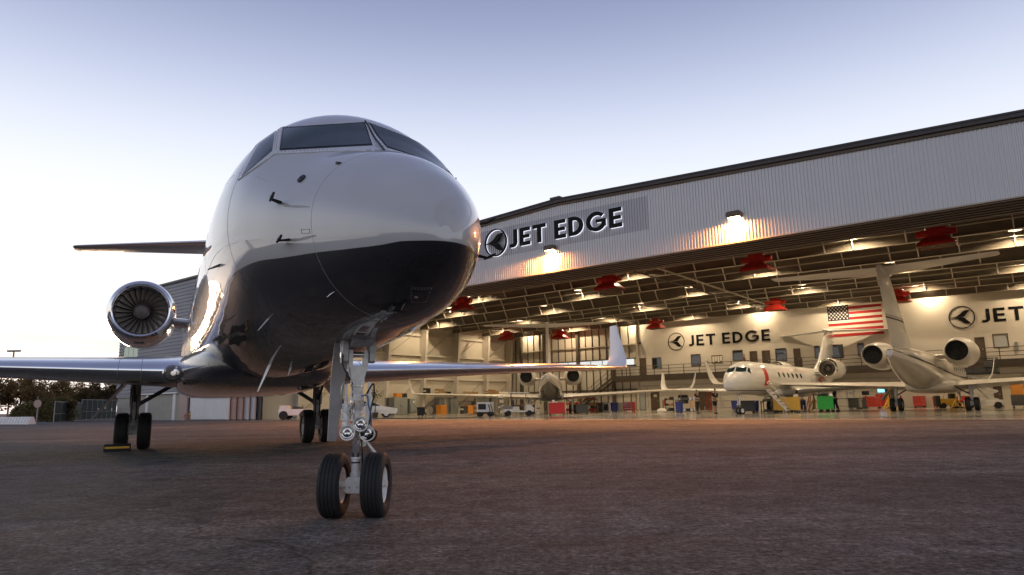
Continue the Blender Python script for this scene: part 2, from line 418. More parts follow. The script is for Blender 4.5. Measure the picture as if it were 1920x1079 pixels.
def two_tone(name, upper, lower, xs, zs, stripes=(), coat=.8):
    """glossy aircraft paint: lower colour below the line z(x), thin stripes above"""
    m = bpy.data.materials.new(name); m.use_nodes = True
    n = m.node_tree.nodes; L = m.node_tree.links; b = n['Principled BSDF']
    tc = n.new('ShaderNodeTexCoord'); sp = n.new('ShaderNodeSeparateXYZ'); L.new(tc.outputs['Object'], sp.inputs[0])
    cv = n.new('ShaderNodeFloatCurve'); c = cv.mapping.curves[0]
    mr = n.new('ShaderNodeMapRange'); mr.inputs[1].default_value = -28; mr.inputs[2].default_value = 3; L.new(sp.outputs[0], mr.inputs[0])
    pts = sorted(zip([(x + 28) / 31 for x in xs], [z / 5 for z in zs]))
    c.points[0].location = pts[0]; c.points[1].location = pts[-1]
    for p in pts[1:-1]: c.points.new(*p)
    cv.mapping.use_clip = False; cv.mapping.update()
    L.new(mr.outputs[0], cv.inputs['Value'])
    zl = n.new('ShaderNodeMath'); zl.operation = 'MULTIPLY'; zl.inputs[1].default_value = 5; L.new(cv.outputs[0], zl.inputs[0])
    df = n.new('ShaderNodeMath'); df.operation = 'SUBTRACT'; L.new(zl.outputs[0], df.inputs[0]); L.new(sp.outputs[2], df.inputs[1])
    st = n.new('ShaderNodeMapRange'); st.inputs[1].default_value = -.002; st.inputs[2].default_value = .002; L.new(df.outputs[0], st.inputs[0])
    nz = n.new('ShaderNodeTexNoise'); nz.inputs['Scale'].default_value = 2.5; nz.inputs['Detail'].default_value = 6; L.new(tc.outputs['Object'], nz.inputs['Vector'])
    mx = n.new('ShaderNodeMix'); mx.data_type = 'RGBA'; mx.inputs[6].default_value = (*upper, 1); mx.inputs[7].default_value = (*lower, 1)
    L.new(st.outputs[0], mx.inputs[0]); out = mx.outputs[2]
    for off, wd, col in stripes:
        ab = n.new('ShaderNodeMath'); ab.operation = 'ADD'; ab.inputs[1].default_value = off; L.new(df.outputs[0], ab.inputs[0])
        a2 = n.new('ShaderNodeMath'); a2.operation = 'ABSOLUTE'; L.new(ab.outputs[0], a2.inputs[0])
        l2 = n.new('ShaderNodeMath'); l2.operation = 'LESS_THAN'; l2.inputs[1].default_value = wd; L.new(a2.outputs[0], l2.inputs[0])
        m2 = n.new('ShaderNodeMix'); m2.data_type = 'RGBA'; m2.inputs[7].default_value = (*col, 1); L.new(out, m2.inputs[6]); L.new(l2.outputs[0], m2.inputs[0]); out = m2.outputs[2]
    vv = n.new('ShaderNodeMapRange'); vv.inputs[1].default_value = .3; vv.inputs[2].default_value = .7; vv.inputs[3].default_value = .96; vv.inputs[4].default_value = 1.03; L.new(nz.outputs[0], vv.inputs[0])
    sc_ = n.new('ShaderNodeVectorMath'); sc_.operation = 'SCALE'; L.new(out, sc_.inputs[0]); L.new(vv.outputs[0], sc_.inputs['Scale'])
    L.new(sc_.outputs[0], b.inputs['Base Color'])
    b.inputs['Roughness'].default_value = .4; b.inputs['Specular IOR Level'].default_value = .12; b.inputs['Coat Weight'].default_value = coat; b.inputs['Coat Roughness'].default_value = .02; b.inputs['Coat IOR'].default_value = 1.75
    # slight oil-canning of the skin panels
    n2 = n.new('ShaderNodeTexNoise'); n2.inputs['Scale'].default_value = 1.6; n2.inputs['Detail'].default_value = 2; L.new(tc.outputs['Object'], n2.inputs['Vector'])
    bp = n.new('ShaderNodeBump'); bp.inputs['Strength'].default_value = .10; bp.inputs['Distance'].default_value = .03; L.new(n2.outputs[0], bp.inputs['Height'])
    L.new(bp.outputs[0], b.inputs['Normal']); L.new(bp.outputs[0], b.inputs['Coat Normal'])
    MATS[name] = m
two_tone('jet_paint', (.48, .475, .485), (.012, .012, .016), [-27, -20, -14, -8, -3] + sorted(_lx) + [TIP + .3], [2.9, 2.2, 1.95, 1.95, 1.97] + [z for _, z in sorted(zip(_lx, _lz))] + [sorted(zip(_lx, _lz))[-1][1] + .005], coat=.9)
two_tone('paint_white', (.74, .73, .70), (.60, .60, .60), [-27, -15, 0, 3], [2.4, 1.7, 1.7, 1.7], stripes=((-.02, .03, (.1, .1, .12)),))
two_tone('paint_silver', (.62, .57, .50), (.42, .39, .35), [-27, -15, 0, 3], [3.2, 2.2, 2.0, 2.0], stripes=((.30, .05, (.02, .02, .025)),))
two_tone('paint_dark', (.55, .52, .47), (.03, .028, .025), [-27, -15, 0, 3], [3.05, 2.0, 1.9, 1.9])
mat('nose_disc_paint', (.45, .44, .445), .35, coat=.5, var=.04)
mat('dark_paint', (.012, .012, .016), .3, coat=.9, var=.05)
mat('silver_paint', (.50, .47, .43), .42, coat=.25, var=.04, nscale=2)

def patch(mb, corners, n=10, m=6, off=.004, thick=0.0):
    """grid laid on the fuselage between four (station, angle) corners TL TR BR BL"""
    tl, tr, br, bl = corners; vs = []
    for j in range(m + 1):
        for i in range(n + 1):
            a, b = i / n, j / m
            x = (1 - b) * ((1 - a) * tl[0] + a * tr[0]) + b * ((1 - a) * bl[0] + a * br[0])
            p = (1 - b) * ((1 - a) * tl[1] + a * tr[1]) + b * ((1 - a) * bl[1] + a * br[1])
            vs.append(skin(x, p, off))
    fs = [(j * (n + 1) + i, j * (n + 1) + i + 1, (j + 1) * (n + 1) + i + 1, (j + 1) * (n + 1) + i) for j in range(m) for i in range(n)]
    mb.add(vs, fs)
    if thick:       # rim down to the skin
        o = len(mb.v) - len(vs)
        edge = [(i, 0) for i in range(n + 1)] + [(n, j) for j in range(1, m + 1)] + [(i, m) for i in range(n - 1, -1, -1)] + [(0, j) for j in range(m - 1, 0, -1)]
        base = len(mb.v)
        for i, j in edge:
            a, b = i / n, j / m
            x = (1 - b) * ((1 - a) * tl[0] + a * tr[0]) + b * ((1 - a) * bl[0] + a * br[0])
            p = (1 - b) * ((1 - a) * tl[1] + a * tr[1]) + b * ((1 - a) * bl[1] + a * br[1])
            mb.v.append(tuple(skin(x, p, off - thick)))
        k = len(edge)
        for q in range(k):
            i, j = edge[q]; i2, j2 = edge[(q + 1) % k]
            mb.f.append((o + j * (n + 1) + i, o + j2 * (n + 1) + i2, base + (q + 1) % k, base + q)); mb.mi.append(mb.cur)
    return mb
def patch_px(mb, px4, n=12, m=6, off=.004, thick=0.0, mir=False, centre=False):
    """grid on the nose skin whose edges are straight as seen along the photograph's rays; optionally mirrored to port"""
    tl, tr, br, bl = px4; G = []
    for j in range(m + 1):
        row = []
        for i in range(n + 1):
            a, b = i / n, j / m
            x = (1 - b) * ((1 - a) * tl[0] + a * tr[0]) + b * ((1 - a) * bl[0] + a * br[0])
            y = (1 - b) * ((1 - a) * tl[1] + a * tr[1]) + b * ((1 - a) * bl[1] + a * br[1])
            q = px_skin(x, y)
            if centre and i == n: q = (q[0], PI / 2 + .012)
            row.append((q[0], PI - q[1]) if mir else q)
        G.append(row)
    o = len(mb.v); w = n + 1
    mb.add([skin(x, p, off) for row in G for x, p in row], [(j * w + i, j * w + i + 1, (j + 1) * w + i + 1, (j + 1) * w + i) for j in range(m) for i in range(n)])
    if thick:
        edge = [(i, 0) for i in range(n + 1)] + [(n, j) for j in range(1, m + 1)] + [(i, m) for i in range(n - 1, -1, -1)] + [(0, j) for j in range(m - 1, 0, -1)]
        base = len(mb.v)
        for i, j in edge: mb.v.append(tuple(skin(G[j][i][0], G[j][i][1], off - thick)))
        k = len(edge)
        for q in range(k):
            i, j = edge[q]; i2, j2 = edge[(q + 1) % k]
            mb.f.append((o + j * w + i, o + j2 * w + i2, base + (q + 1) % k, base + q)); mb.mi.append(mb.cur)
    return G
def mirror(c): return [(c[1][0], PI - c[1][1]), (c[0][0], PI - c[0][1]), (c[3][0], PI - c[3][1]), (c[2][0], PI - c[2][1])]
def lerp_c(c, a, b):
    tl, tr, br, bl = c
    return tuple((1 - b) * ((1 - a) * tl[k] + a * tr[k]) + b * ((1 - a) * bl[k] + a * br[k]) for k in (0, 1))

AIRFOIL = []
for i in range(15):
    t = (1 - math.cos(PI * i / 14)) / 2; AIRFOIL.append(t)
def foil(xle, y, z, chord, thk, c0=0.0, c1=1.0, n=14, vert=False, camber=.015):
    """closed airfoil ring between chord fractions c0..c1, nose first; x runs aft"""
    def half(t): return 5 * thk * (.2969 * math.sqrt(t) - .126 * t - .3516 * t * t + .2843 * t ** 3 - .1036 * t ** 4)
    ts = [c0 + (c1 - c0) * (1 - math.cos(PI * i / n)) / 2 for i in range(n + 1)]
    up = [(t, half(t) + camber * math.sin(PI * t)) for t in ts]; dn = [(t, -half(t) + camber * math.sin(PI * t)) for t in ts]
    ring = up[::-1] + (dn[1:] if c0 == 0 else dn)
    if vert: return [(xle - t * chord, y + q * chord, z) for t, q in ring]
    return [(xle - t * chord, y, z + q * chord) for t, q in ring]

def tyre_mesh(r, w, grooves, name):
    """tyre of radius r and width w round the y axis, with circumferential grooves"""
    pr = []
    hw = w / 2; ri = r * .56
    pr += [(-hw * .62, ri), (-hw * .90, ri + .02), (-hw, r * .80), (-hw * .94, r * .90), (-hw * .80, r * .965), (-hw * .62, r * .99)]
    for g in range(grooves):
        c = -hw * .5 + (g * hw / (grooves - 1) if grooves > 1 else hw * .5); e = w * .018
        pr += [(c - e * 1.6, r), (c - e, r * .98), (c + e, r * .98), (c + e * 1.6, r)]
    pr += [(hw * .62, r * .99), (hw * .80, r * .965), (hw * .94, r * .90), (hw, r * .80), (hw * .90, ri + .02), (hw * .62, ri)]
    return MB().lathe(pr, axis='y', n=48, closed=True).mesh('tyre', 'rubber', 30)
def rim_mesh(r, w, name):
    hw = w / 2; ri = r * .57; mb = MB()
    mb.lathe([(-hw * .62, ri), (-hw * .70, ri * .97), (-hw * .62, ri * .88), (-hw * .30, ri * .80), (-hw * .22, ri * .40), (-hw * .48, ri * .32), (-hw * .50, .001)], axis='y', n=40)
    mb.lathe([(hw * .50, .001), (hw * .48, ri * .32), (hw * .22, ri * .40), (hw * .30, ri * .80), (hw * .62, ri * .88), (hw * .70, ri * .97), (hw * .62, ri)], axis='y', n=40)
    for k in range(10):
        t = 2 * PI * k / 10
        for sgn in (-1, 1):
            mb.lathe([(sgn * hw * .20, .02 * r / .27), (sgn * hw * .36, .02 * r / .27), (sgn * hw * .37, .001)], c=(ri * .6 * math.cos(t), 0, ri * .6 * math.sin(t)), axis='y', n=8)
    return mb.mesh('rim', 'gear_paint', 30)

def make_jet():
    root = empty('business_jet')
    # ---- fuselage
    xs = list(TIP - np.linspace(0, 1, 22)[1:] ** 2 * .9) + list(np.linspace(1.1, -3.5, 40)) + list(np.linspace(-4, -16, 16)) + list(np.linspace(-16.8, -26.6, 20))
    n = 72; mb = MB()
    rings = [[skin(TIP - 1e-5, 2 * PI * k / n) for k in range(n)]] + [[skin(x, 2 * PI * k / n) for k in range(n)] for x in xs]
    mb.loft(rings, cap=True)
    fus = mb.build('fuselage', 'jet_paint', root, 60)
    # ---- belly fairing
    mb = MB(); rings = []
    for x in np.linspace(-5.2, -17.6, 34):
        t = (x + 11.4) / 6.2; k = max(0.0, 1 - abs(t) ** 2.6) ** .5
        hw = .55 + .86 * k; zb = 1.36 - .20 * k; zt = 1.75 + .35 * k
        rings.append([(x, hw * math.copysign(abs(math.cos(a)) ** .62, math.cos(a)), (zb + zt) / 2 + (zt - zb) / 2 * math.copysign(abs(math.sin(a)) ** .7, math.sin(a))) for a in np.linspace(0, 2 * PI, 41)[:-1]])
    mb.loft(rings, cap=True).build('belly_fairing', 'dark_paint', root, 50)
    # ---- windows of the cockpit
    ws = ((533, 243), (682, 233), (695, 272), (528, 281)); fr = ((521, 239), (687, 229), (707, 281), (514, 290))
    sd = ((486, 273), (515, 252), (511, 284), (455, 331)); sf = ((479, 273), (518, 246), (514, 291), (446, 339))
    for mir in (False, True):
        mb = MB(); G = patch_px(mb, fr, 18, 8, .006, .012, mir, True); f1 = mb.build('windshield_frame', 'frame_metal', root)
        mb = MB(); patch_px(mb, ((531, 240.5), (684, 230.5), (698.5, 274.5), (525, 284)), 16, 8, .0075, .004, mir); mb.build('window_seal', 'black', root)
        mb = MB(); patch_px(mb, ws, 16, 8, .011, .005, mir); mb.build('windshield', 'cockpit_glass', root)
        mb = MB()
        def at(a, b):
            i, j = a * 18, b * 8; i0, j0 = min(int(i), 17), min(int(j), 7); u, v = i - i0, j - j0
            return tuple((1 - v) * ((1 - u) * G[j0][i0][k] + u * G[j0][i0 + 1][k]) + v * ((1 - u) * G[j0 + 1][i0][k] + u * G[j0 + 1][i0 + 1][k]) for k in (0, 1))
        def dots(k, a0, b0, a1, b1):
            for i in range(k):
                t = (i + .5) / k; q = at(a0 + (a1 - a0) * t, b0 + (b1 - b0) * t)
                mb.tube([skin(q[0], q[1], .006), skin(q[0], q[1], .0088)], .0045, 6)
        dots(26, .02, .035, .98, .035); dots(26, .02, .94, .98, .94); dots(9, .018, .1, .018, .9); dots(9, .052, .15, .052, .85); dots(9, .985, .1, .985, .9); dots(9, .955, .15, .955, .85)
        tag(mb.build('rivets', 'rivet', f1), kind='stuff')
        mb = MB(); patch_px(mb, sf, 10, 8, .006, .012, mir); mb.build('side_window_frame', 'frame_metal', root)
        mb = MB(); patch_px(mb, sd, 10, 8, .010, .006, mir); mb.build('side_window', 'cockpit_glass', root)
    MB().tube([skin(.66, PI / 2, .008), skin(.35, PI / 2, .008), skin(.0, PI / 2, .008)], .007, 6).build('centre_seal', 'black', root)
    # ---- radome seam and slightly darker disc on the nose
    sx = px_skin(585, 392)[0]
    MB().tube([skin(sx, a, .0005) for a in np.linspace(0, 2 * PI, 73)], .0011, 6, cap=False).build('radome_seam', 'seam', root)
    mb = MB(); ring = [[px_skin(850 + r_ * math.cos(t), 401 + r_ * math.sin(t)) for t in np.linspace(0, 2 * PI, 37)[:-1]] for r_ in (4, 14, 24, 34)]
    mb.loft([[skin(a_, p_, .0012) for a_, p_ in rr_] for rr_ in ring], cap=False).build('radome_boot', 'nose_disc_paint', root, 60)
    for sx_ in (-.25, -2.0, -4.1, -6.4):
        MB().tube([skin(sx_, a, .0003) for a in np.linspace(2.2 if sx_ == -.25 else -.4, PI + .6, 40)], .0009, 5, cap=False).build('panel_seam', 'seam', root)
    for ph in (2.75, 3.35): MB().tube([skin(x, ph, .0003) for x in np.linspace(.4, -6.3, 30)], .0009, 5, cap=False).build('panel_seam', 'seam', root)
    # ---- cabin windows, door outlines
    def oval(x, ph, rx, rp, off, name, m, k=24):
        mb = MB(); mb.add([skin(x, ph, off)] + [skin(x + rx * math.cos(2 * PI * i / k), ph + rp * math.sin(2 * PI * i / k), off) for i in range(k)], [(0, i + 1, (i + 1) % k + 1) for i in range(k)])
        return mb.build(name, m, root)
    for s in (0, 1):
        for i in range(7):
            ph = .28 if s == 0 else PI - .28
            if i == 0 and s == 0: continue
            x = -4.6 - i * 1.12
            oval(x, ph, .27, .20, .003, 'window_surround', 'frame_metal'); oval(x, ph, .235, .17, .006, 'cabin_window', 'cockpit_glass')
    MB().tube([skin(x, p, .001) for x, p in ((-2.35, .55), (-2.35, -.35), (-3.2, -.35), (-3.2, .55), (-2.35, .55))], .006, 6).build('door_seam', 'seam', root)
    # ---- probes on the nose (both sides), AOA vane, ice detector
    def probe(px, py, kind):
        a = px_skin(px, py)
        for s in (0, 1):
            x, p = (a[0], PI - a[1]) if s else a
            b0, b1 = skin(x, p), skin(x, p, .085); nrm = (b1 - b0).normalized(); fw = Vector((1, 0, 0))
            mb = MB()
            if kind == 'pitot':
                mb.loft([[b0 + Vector((.05, 0, 0)), b0 + Vector((0, .006, .006)), b0 - Vector((.05, 0, 0)), b0 - Vector((0, .006, .006))],
                         [b1 + Vector((.02, 0, 0)), b1 + Vector((0, .006, .006)), b1 - Vector((.05, 0, 0)), b1 - Vector((0, .006, .006))]], True)
                mb.tube([b1 - fw * .06, b1 + fw * .05, b1 + fw * .15], [.008, .013, .009], 10)
                mb.build('pitot_probe', 'black', root)
            elif kind == 'vane':
                mb.lathe([(0, .001), (0, .02), (.012, .02), (.012, .001)], c=(0, 0, 0), axis='z', n=14)
                mb2 = MB().tube([b0 - nrm * .004, b0 + nrm * .01], .036, 18).bar(b0 + nrm * .012, b0 + nrm * .012 - fw * .09 - Vector((0, 0, .03)), .008, .022); mb2.build('vane', 'black', root)
            else:
                mb.bar(b0, b0 + nrm * .02 - fw * .05, .03, .02); mb.build('ice_detector', 'black', root)
    probe(527, 381, 'pitot'); probe(542, 450, 'pitot'); probe(566, 336, 'vane'); probe(638, 307, 'ice')
    a = px_skin(573, 434)
    mb = MB(); mb.tube([skin(a[0] + dx, a[1] + dp, .001) for dx, dp in ((-.05, .02), (.05, .02), (.05, -.02), (-.05, -.02), (-.05, .02))], .002, 5); mb.build('access_panel', 'seam', root)
    # ---- blade antennas under the belly
    for px, py, h, lean in ((505, 685, .34, .0), (502, 600, .12, .0), (410, 498, .10, 0), (545, 690, .10, 0), (622, 551, .03, 0)):
        q = px_skin(px, py)
        if q is None: continue
        x, p = q; b0 = skin(x, p, -.01); nn = (skin(x, p, .1) - b0).normalized()
        c = .16 * h / .4 + .05
        mb = MB().loft([[b0 + Vector((c, 0, 0)), b0 + Vector((0, .010, 0)), b0 - Vector((c, 0, 0)), b0 - Vector((0, .010, 0))],
                        [b0 + nn * h + Vector((-.06, 0, 0)), b0 + nn * h + Vector((-.1, .004, 0)), b0 + nn * h - Vector((.06 + c * .8, 0, 0)), b0 + nn * h - Vector((.1, .004, 0))]], True)
        mb.build('blade_antenna', 'gear_paint', root)
    # ---- taxi light window low on the nose
    q = [px_skin(*p) for p in ((770, 537), (812, 538), (799, 566), (771, 567))]
    if all(q):
        pf = patch(MB(), q, 6, 6, .004, .006).build('light_panel', 'panel_frame', root)
        c = [lerp_c(q, *ab) for ab in ((.14, .16), (.86, .16), (.84, .84), (.14, .84))]
        patch(MB(), c, 6, 6, .006).build('lens', 'black_gloss', pf)
        mb = MB()
        for i in range(7):
            for b in (.07, .93):
                s_ = lerp_c(q, (i + .5) / 7, b); mb.tube([skin(s_[0], s_[1], .004), skin(s_[0], s_[1], .007)], .005, 6)
        for i in range(5):
            for a_ in (.07, .93):
                s_ = lerp_c(q, a_, (i + .5) / 5); mb.tube([skin(s_[0], s_[1], .004), skin(s_[0], s_[1], .007)], .005, 6)
        tag(mb.build('rivets', 'steel', pf), kind='stuff')
        s_ = lerp_c(q, .3, .5); MB().tube([skin(s_[0], s_[1], .004), skin(s_[0], s_[1], .012)], .014, 12).build('lamp', 'lamp_glass', pf)
    # ---- wings
    secs = [(1.0, -8.45, 5.9, 1.62, .115), (2.6, -9.45, 4.95, 1.70, .11), (5.2, -10.85, 3.75, 1.83, .105), (9.4, -13.05, 2.65, 2.02, .10), (13.2, -15.1, 1.75, 2.17, .095), (13.75, -15.45, 1.6, 2.20, .09)]
    for s in (1, -1):
        w = MB().loft([foil(x, s * y, z, c, t, .10, 1.0) for y, x, c, z, t in secs], cap=True).build('wing', ['wing_under'], root, 50)
        MB().loft([foil(x + .002, s * y, z, c, t * 1.01, 0, .1005) for y, x, c, z, t in secs], cap=True).build('leading_edge', 'polished', w, 50)
        for y0 in (1.95, 2.35, 5.6, 9.8):
            i = max(k for k in range(len(secs)) if secs[k][0] <= y0); a, b = secs[i], secs[i + 1]; t = (y0 - a[0]) / (b[0] - a[0]); g = [a[k] + (b[k] - a[k]) * t for k in range(5)]
            ring = foil(g[1] + .004, s * y0, g[3], g[2], g[4] * 1.03, 0, .095)
            MB().tube(ring, .004, 5, cap=False).build('slat_joint', 'seam', w)
        # landing light in the wing root
        mbl = MB().lathe([(.02, .001), (.02, .125), (-.05, .135)], c=(-8.72, s * 1.42, 1.60), axis='x', n=28); mbl.build('landing_light', 'black_gloss', w)
        MB().lathe([(.012, .135), (.024, .15), (.012, .165)], c=(-8.735, s * 1.42, 1.60), axis='x', n=28).build('light_rim', 'chrome', w)
        MB().lathe([(.024, .001), (.024, .045), (.01, .05)], c=(-8.70, s * 1.40, 1.60), axis='x', n=16).build('lamp', 'lamp_glass', w)
        # winglet blended to the tip
        wl_ = [foil(-15.45, s * 13.75, 2.20, 1.6, .09)]
        for k in range(1, 9):
            t = k / 8; y = 13.75 + .22 * math.sin(min(1, t * 2.2) * PI / 2) + .32 * t; z = 2.20 + 1.72 * t ** 1.25; x = -15.45 - 1.30 * t; c = 1.6 - 1.12 * t ** .8
            tilt = min(1, t * 2.5)
            ring = foil(x, 0, 0, c, .085 - .02 * t)
            wl_.append([(px_, s * (y + (-pz) * math.sin(tilt * 1.35)), z + pz * math.cos(tilt * 1.35)) for px_, _, pz in ring])
        MB().loft(wl_, cap=True).build('winglet', 'white_paint', root, 50)
        MB().lathe([(.14, .001), (.08, .03), (-.1, .04), (-.3, .03), (-.5, .001)], c=(-15.5, s * 13.86, 2.20), axis='x', n=10).build('navigation_light', 'lamp_glass', root)
    # ---- engines
    lip = [(-.32, .635), (-.10, .645), (-.02, .675), (0, .715), (-.02, .76), (-.10, .80), (-.30, .845)]
    nac = [(-.30, .845), (-.8, .885), (-1.6, .90), (-2.6, .87), (-3.4, .78), (-4.1, .64), (-4.15, .60), (-3.6, .58)]
    for s in (1, -1):
        c = (-15.2, s * 2.26, 3.62)
        e = MB().lathe(nac, c=c, n=56).build('engine', 'nacelle_paint', root, 40)
        MB().lathe(lip, c=c, n=56).build('inlet_lip', 'chrome', e, 50)
        MB().lathe([(-.32, .635), (-.50, .64), (-.72, .645), (-.73, .01)], c=c, n=48).build('inlet_duct', 'duct_dark', e, 40)
        sp_ = MB().lathe([(-.34, .001), (-.35, .13), (-.37, .18), (-.42, .215), (-.60, .22)], c=c, n=28).build('spinner', 'spinner_metal', e)
        MB().lathe([(-.365, .185), (-.375, .197), (-.385, .20)], c=(c[0] + .006, c[1], c[2]), n=28).build('spinner_ring', 'steel', e)
        bl = MB()
        rg = []
        for i in range(6):
            t = i / 5; r_ = .20 + .435 * t; tw = R(20 + 42 * t); ch = .085 + .06 * t
            rg.append([(-.72 + .5 * ch * math.cos(tw) + .01 * k, math.sin(tw) * ch * .6 * sg + .02 * t * t * 3, r_) for k, sg in ((1, 1), (0, 1), (0, -1), (1, -1))])
        rg = [[(-.50 - sg * math.cos(tw_) * ch_ * .5 + kk * .004, sg * math.sin(tw_) * ch_ * .5 + .06 * tt ** 2, rr_) for kk, sg in ((1, 1), (-1, 1), (-1, -1), (1, -1))]
              for tt, rr_, tw_, ch_ in [(i / 5, .20 + .432 * i / 5, R(25 + 38 * i / 5), .10 + .07 * i / 5) for i in range(6)]]
        bm_ = MB().loft(rg, cap=True).mesh('fan_blade', 'fan_metal', 30)
        for k in range(24): inst(bm_, 'fan_blade', e, c, (2 * PI * k / 24, 0, 0))
        # exhaust
        MB().lathe([(-3.6, .58), (-3.9, .54), (-3.9, .02)], c=c, n=36).build('exhaust', 'exhaust_black', e)  # nozzle interior and end disc in one near-black colour
        # pylon
        mb = MB(); rg = []
        for y in (1.0, 1.25, 1.5):
            rg.append([(px_, s * y, pz) for px_, _, pz in foil(-15.75, 0, 3.38 + (y - 1) * .06, 3.1, .085)])
        mb.loft(rg, cap=True).build('pylon', 'nacelle_paint', e, 50)
        MB().box(c[0] - .62, c[0] - .42, c[1] - .12, c[1] + .12, c[2] - .875, c[2] - .845).build('drain_panel', 'duct_dark', e)
    # ---- fin and T tail
    fin = [(-19.2, 3.6, 6.4, .075), (-21.2, 4.6, 5.0, .085), (-24.6, 7.70, 3.1, .085)]
    MB().loft([foil(x, 0, z, c, t, vert=True, camber=0) for x, z, c, t in fin], cap=True).build('fin', 'white_paint', root, 50)
    MB().lathe([(0, .02), (-.25, .16), (-1.2, .22), (-2.6, .20), (-3.5, .03)], c=(-24.0, 0, 7.80), n=20).build('tail_bullet', 'white_paint', root)
    for s in (1, -1):
        tp = MB().loft([foil(x, s * y, z, c, t, camber=0) for y, x, c, z, t in ((.05, -24.5, 2.75, 7.78, .10), (2.7, -25.75, 1.95, 7.74, .095), (5.2, -27.0, 1.22, 7.70, .09), (5.36, -27.15, 1.0, 7.70, .06))], cap=True).build('tailplane', 'wing_under', root, 50)
        MB().loft([foil(x + .004, s * y, z, c, t * 1.02, 0, .08, camber=0) for y, x, c, z, t in ((.15, -24.55, 2.7, 7.78, .10), (2.7, -25.75, 1.95, 7.74, .095), (5.2, -27.0, 1.22, 7.70, .09))], cap=True).build('leading_edge', 'polished', tp, 50)
    # ---- nose gear
    def steer(mb, a=-27):
        c_, s_ = math.cos(R(a)), math.sin(R(a)); mb.v = [(-.10 + (x + .10) * c_ - y * s_, (x + .10) * s_ + y * c_, z) for x, y, z in mb.v]; return mb
    tn = tyre_mesh(.266, .186, 4, 't'); rn = rim_mesh(.266, .186, 'r')
    gear = MB().tube([(-.10, 0, .46), (-.10, 0, .66)], .030, 18).build('nose_gear', 'chrome', root)
    steer(MB().tube([(-.10, 0, .28), (-.10, 0, .36), (-.10, 0, .37), (-.10, 0, .47), (-.10, 0, .475), (-.10, 0, .49)], [.05, .045, .037, .037, .043, .043], 18)).build('sleeve', 'gear_paint', gear)
    MB().tube([(-.10, 0, .44), (-.10, 0, .452)], .0395, 18).build('wiper_ring', 'black', gear)
    for z0, z1, r_ in ((.66, .70, .062), (.70, .885, .047), (.885, .895, .060), (.895, 1.015, .058), (1.015, 1.09, .05)):
        MB().tube([(-.10, 0, z0), (-.10, 0, z0 + .006), (-.10, 0, z1 - .006), (-.10, 0, z1)], [r_ * .93, r_, r_, r_ * .93], 22).build('strut', 'gear_paint', gear)
    for z, r_ in ((1.085, .056), (.78, .052), (.955, .0615)): MB().lathe([(-.008, r_ - .008), (-.008, r_), (.008, r_), (.008, r_ - .008)], c=(-.10, 0, z), axis='z', n=22).build('clamp', 'chrome', gear)
    ax = MB().tube([(-.10, -.27, .266), (-.10, .27, .266)], .03, 14)
    ax.lathe([(-.05, .05), (.05, .05)], c=(-.10, 0, .266), axis='y', n=16)
    steer(ax).build('axle', 'gear_paint', gear)
    steer(MB().add([(-.05, -.10, .25), (-.05, .10, .25), (-.05, .055, .20), (-.05, -.055, .20), (-.05, -.05, .33), (-.05, .05, .33), (-.03, -.10, .25), (-.03, .10, .25), (-.03, .055, .20), (-.03, -.055, .20), (-.03, -.05, .33), (-.03, .05, .33)],
                   [(3, 2, 1, 5, 4, 0), (6, 10, 11, 7, 8, 9), (0, 6, 9, 3), (3, 9, 8, 2), (2, 8, 7, 1), (1, 7, 11, 5), (5, 11, 10, 4), (4, 10, 6, 0)])).build('tow_plate', 'gear_paint', gear)
    for yy in (-.075, -.03, .03, .075): steer(MB().tube([(-.03, yy, .248), (-.018, yy, .248)], .008, 8)).build('bolt', 'steel', gear)
    # clevis ears, pin, tapered fork with its window
    for s in (-1, 1):
        MB().prism([(-.155, 1.30), (-.13, 1.285), (-.07, 1.285), (-.045, 1.30), (-.035, 1.50), (-.165, 1.50)], s * .118 - .024, s * .118 + .024).build('clevis_ear', 'gear_grey', gear)
        MB().lathe([(-.03, .001), (-.03, .018), (.03, .018), (.03, .001)], c=(-.10, s * .118, 1.44), axis='y', n=12).build('bolt', 'steel', gear)
        MB().prism([(-.135, 1.255), (-.065, 1.255), (-.06, 1.36), (-.075, 1.395), (-.125, 1.395), (-.14, 1.36)], s * .066 - .017, s * .066 + .017).build('fork_cheek', 'gear_paint', gear)
    MB().prism([(-.165, 1.47), (-.035, 1.47), (-.03, 1.52), (-.17, 1.52)], -.093, .093).build('cross_beam', 'gear_grey', gear)
    MB().tube([(-.10, -.15, 1.355), (-.10, .15, 1.355)], .024, 16).build('pin', 'chrome', gear)
    MB().loft([[(-.10 + dx * .036, dy * hw, z) for dx, dy in ((-1, -1), (1, -1), (1, 1), (-1, 1))] for z, hw in ((1.085, .05), (1.16, .055), (1.255, .083))], cap=True).build('fork', 'gear_paint', gear, 30)
    MB().tube([(-.08, .03, 1.46), (.18, .05, 1.53), (.42, .05, 1.59)], [.045, .055, .03], 12).prism([(-.05, 1.42), (.14, 1.48), (.40, 1.58), (.12, 1.58), (-.06, 1.50)], -.08, .10).build('drag_brace', 'gear_grey', gear)
    # retraction actuator and steering unit beside the strut
    for pts, rr in (([(0, 1.10), (0, 1.0)], .010), ([(0, 1.0), (0, .94)], .016), ([(0, .94), (0, .93), (0, .875), (0, .865)], (.024, .030, .030, .024)), ([(0, .865), (0, .845)], .020), ([(0, .845), (0, .80), (0, .79)], (.036, .036, .028)), ([(0, .79), (0, .72), (0, .71)], (.027, .027, .034)), ([(0, .71), (0, .665)], .022)):
        MB().tube([(-.02 + a, -.112, z) for a, z in pts], rr if not isinstance(rr, tuple) else list(rr), 16).build('actuator', 'gear_paint', gear)
    MB().bar((-.04, -.10, .74), (-.08, -.02, .74), .05, .05).bar((-.04, -.10, .90), (-.08, -.03, .90), .03, .04).build('actuator_bracket', 'gear_paint', gear)
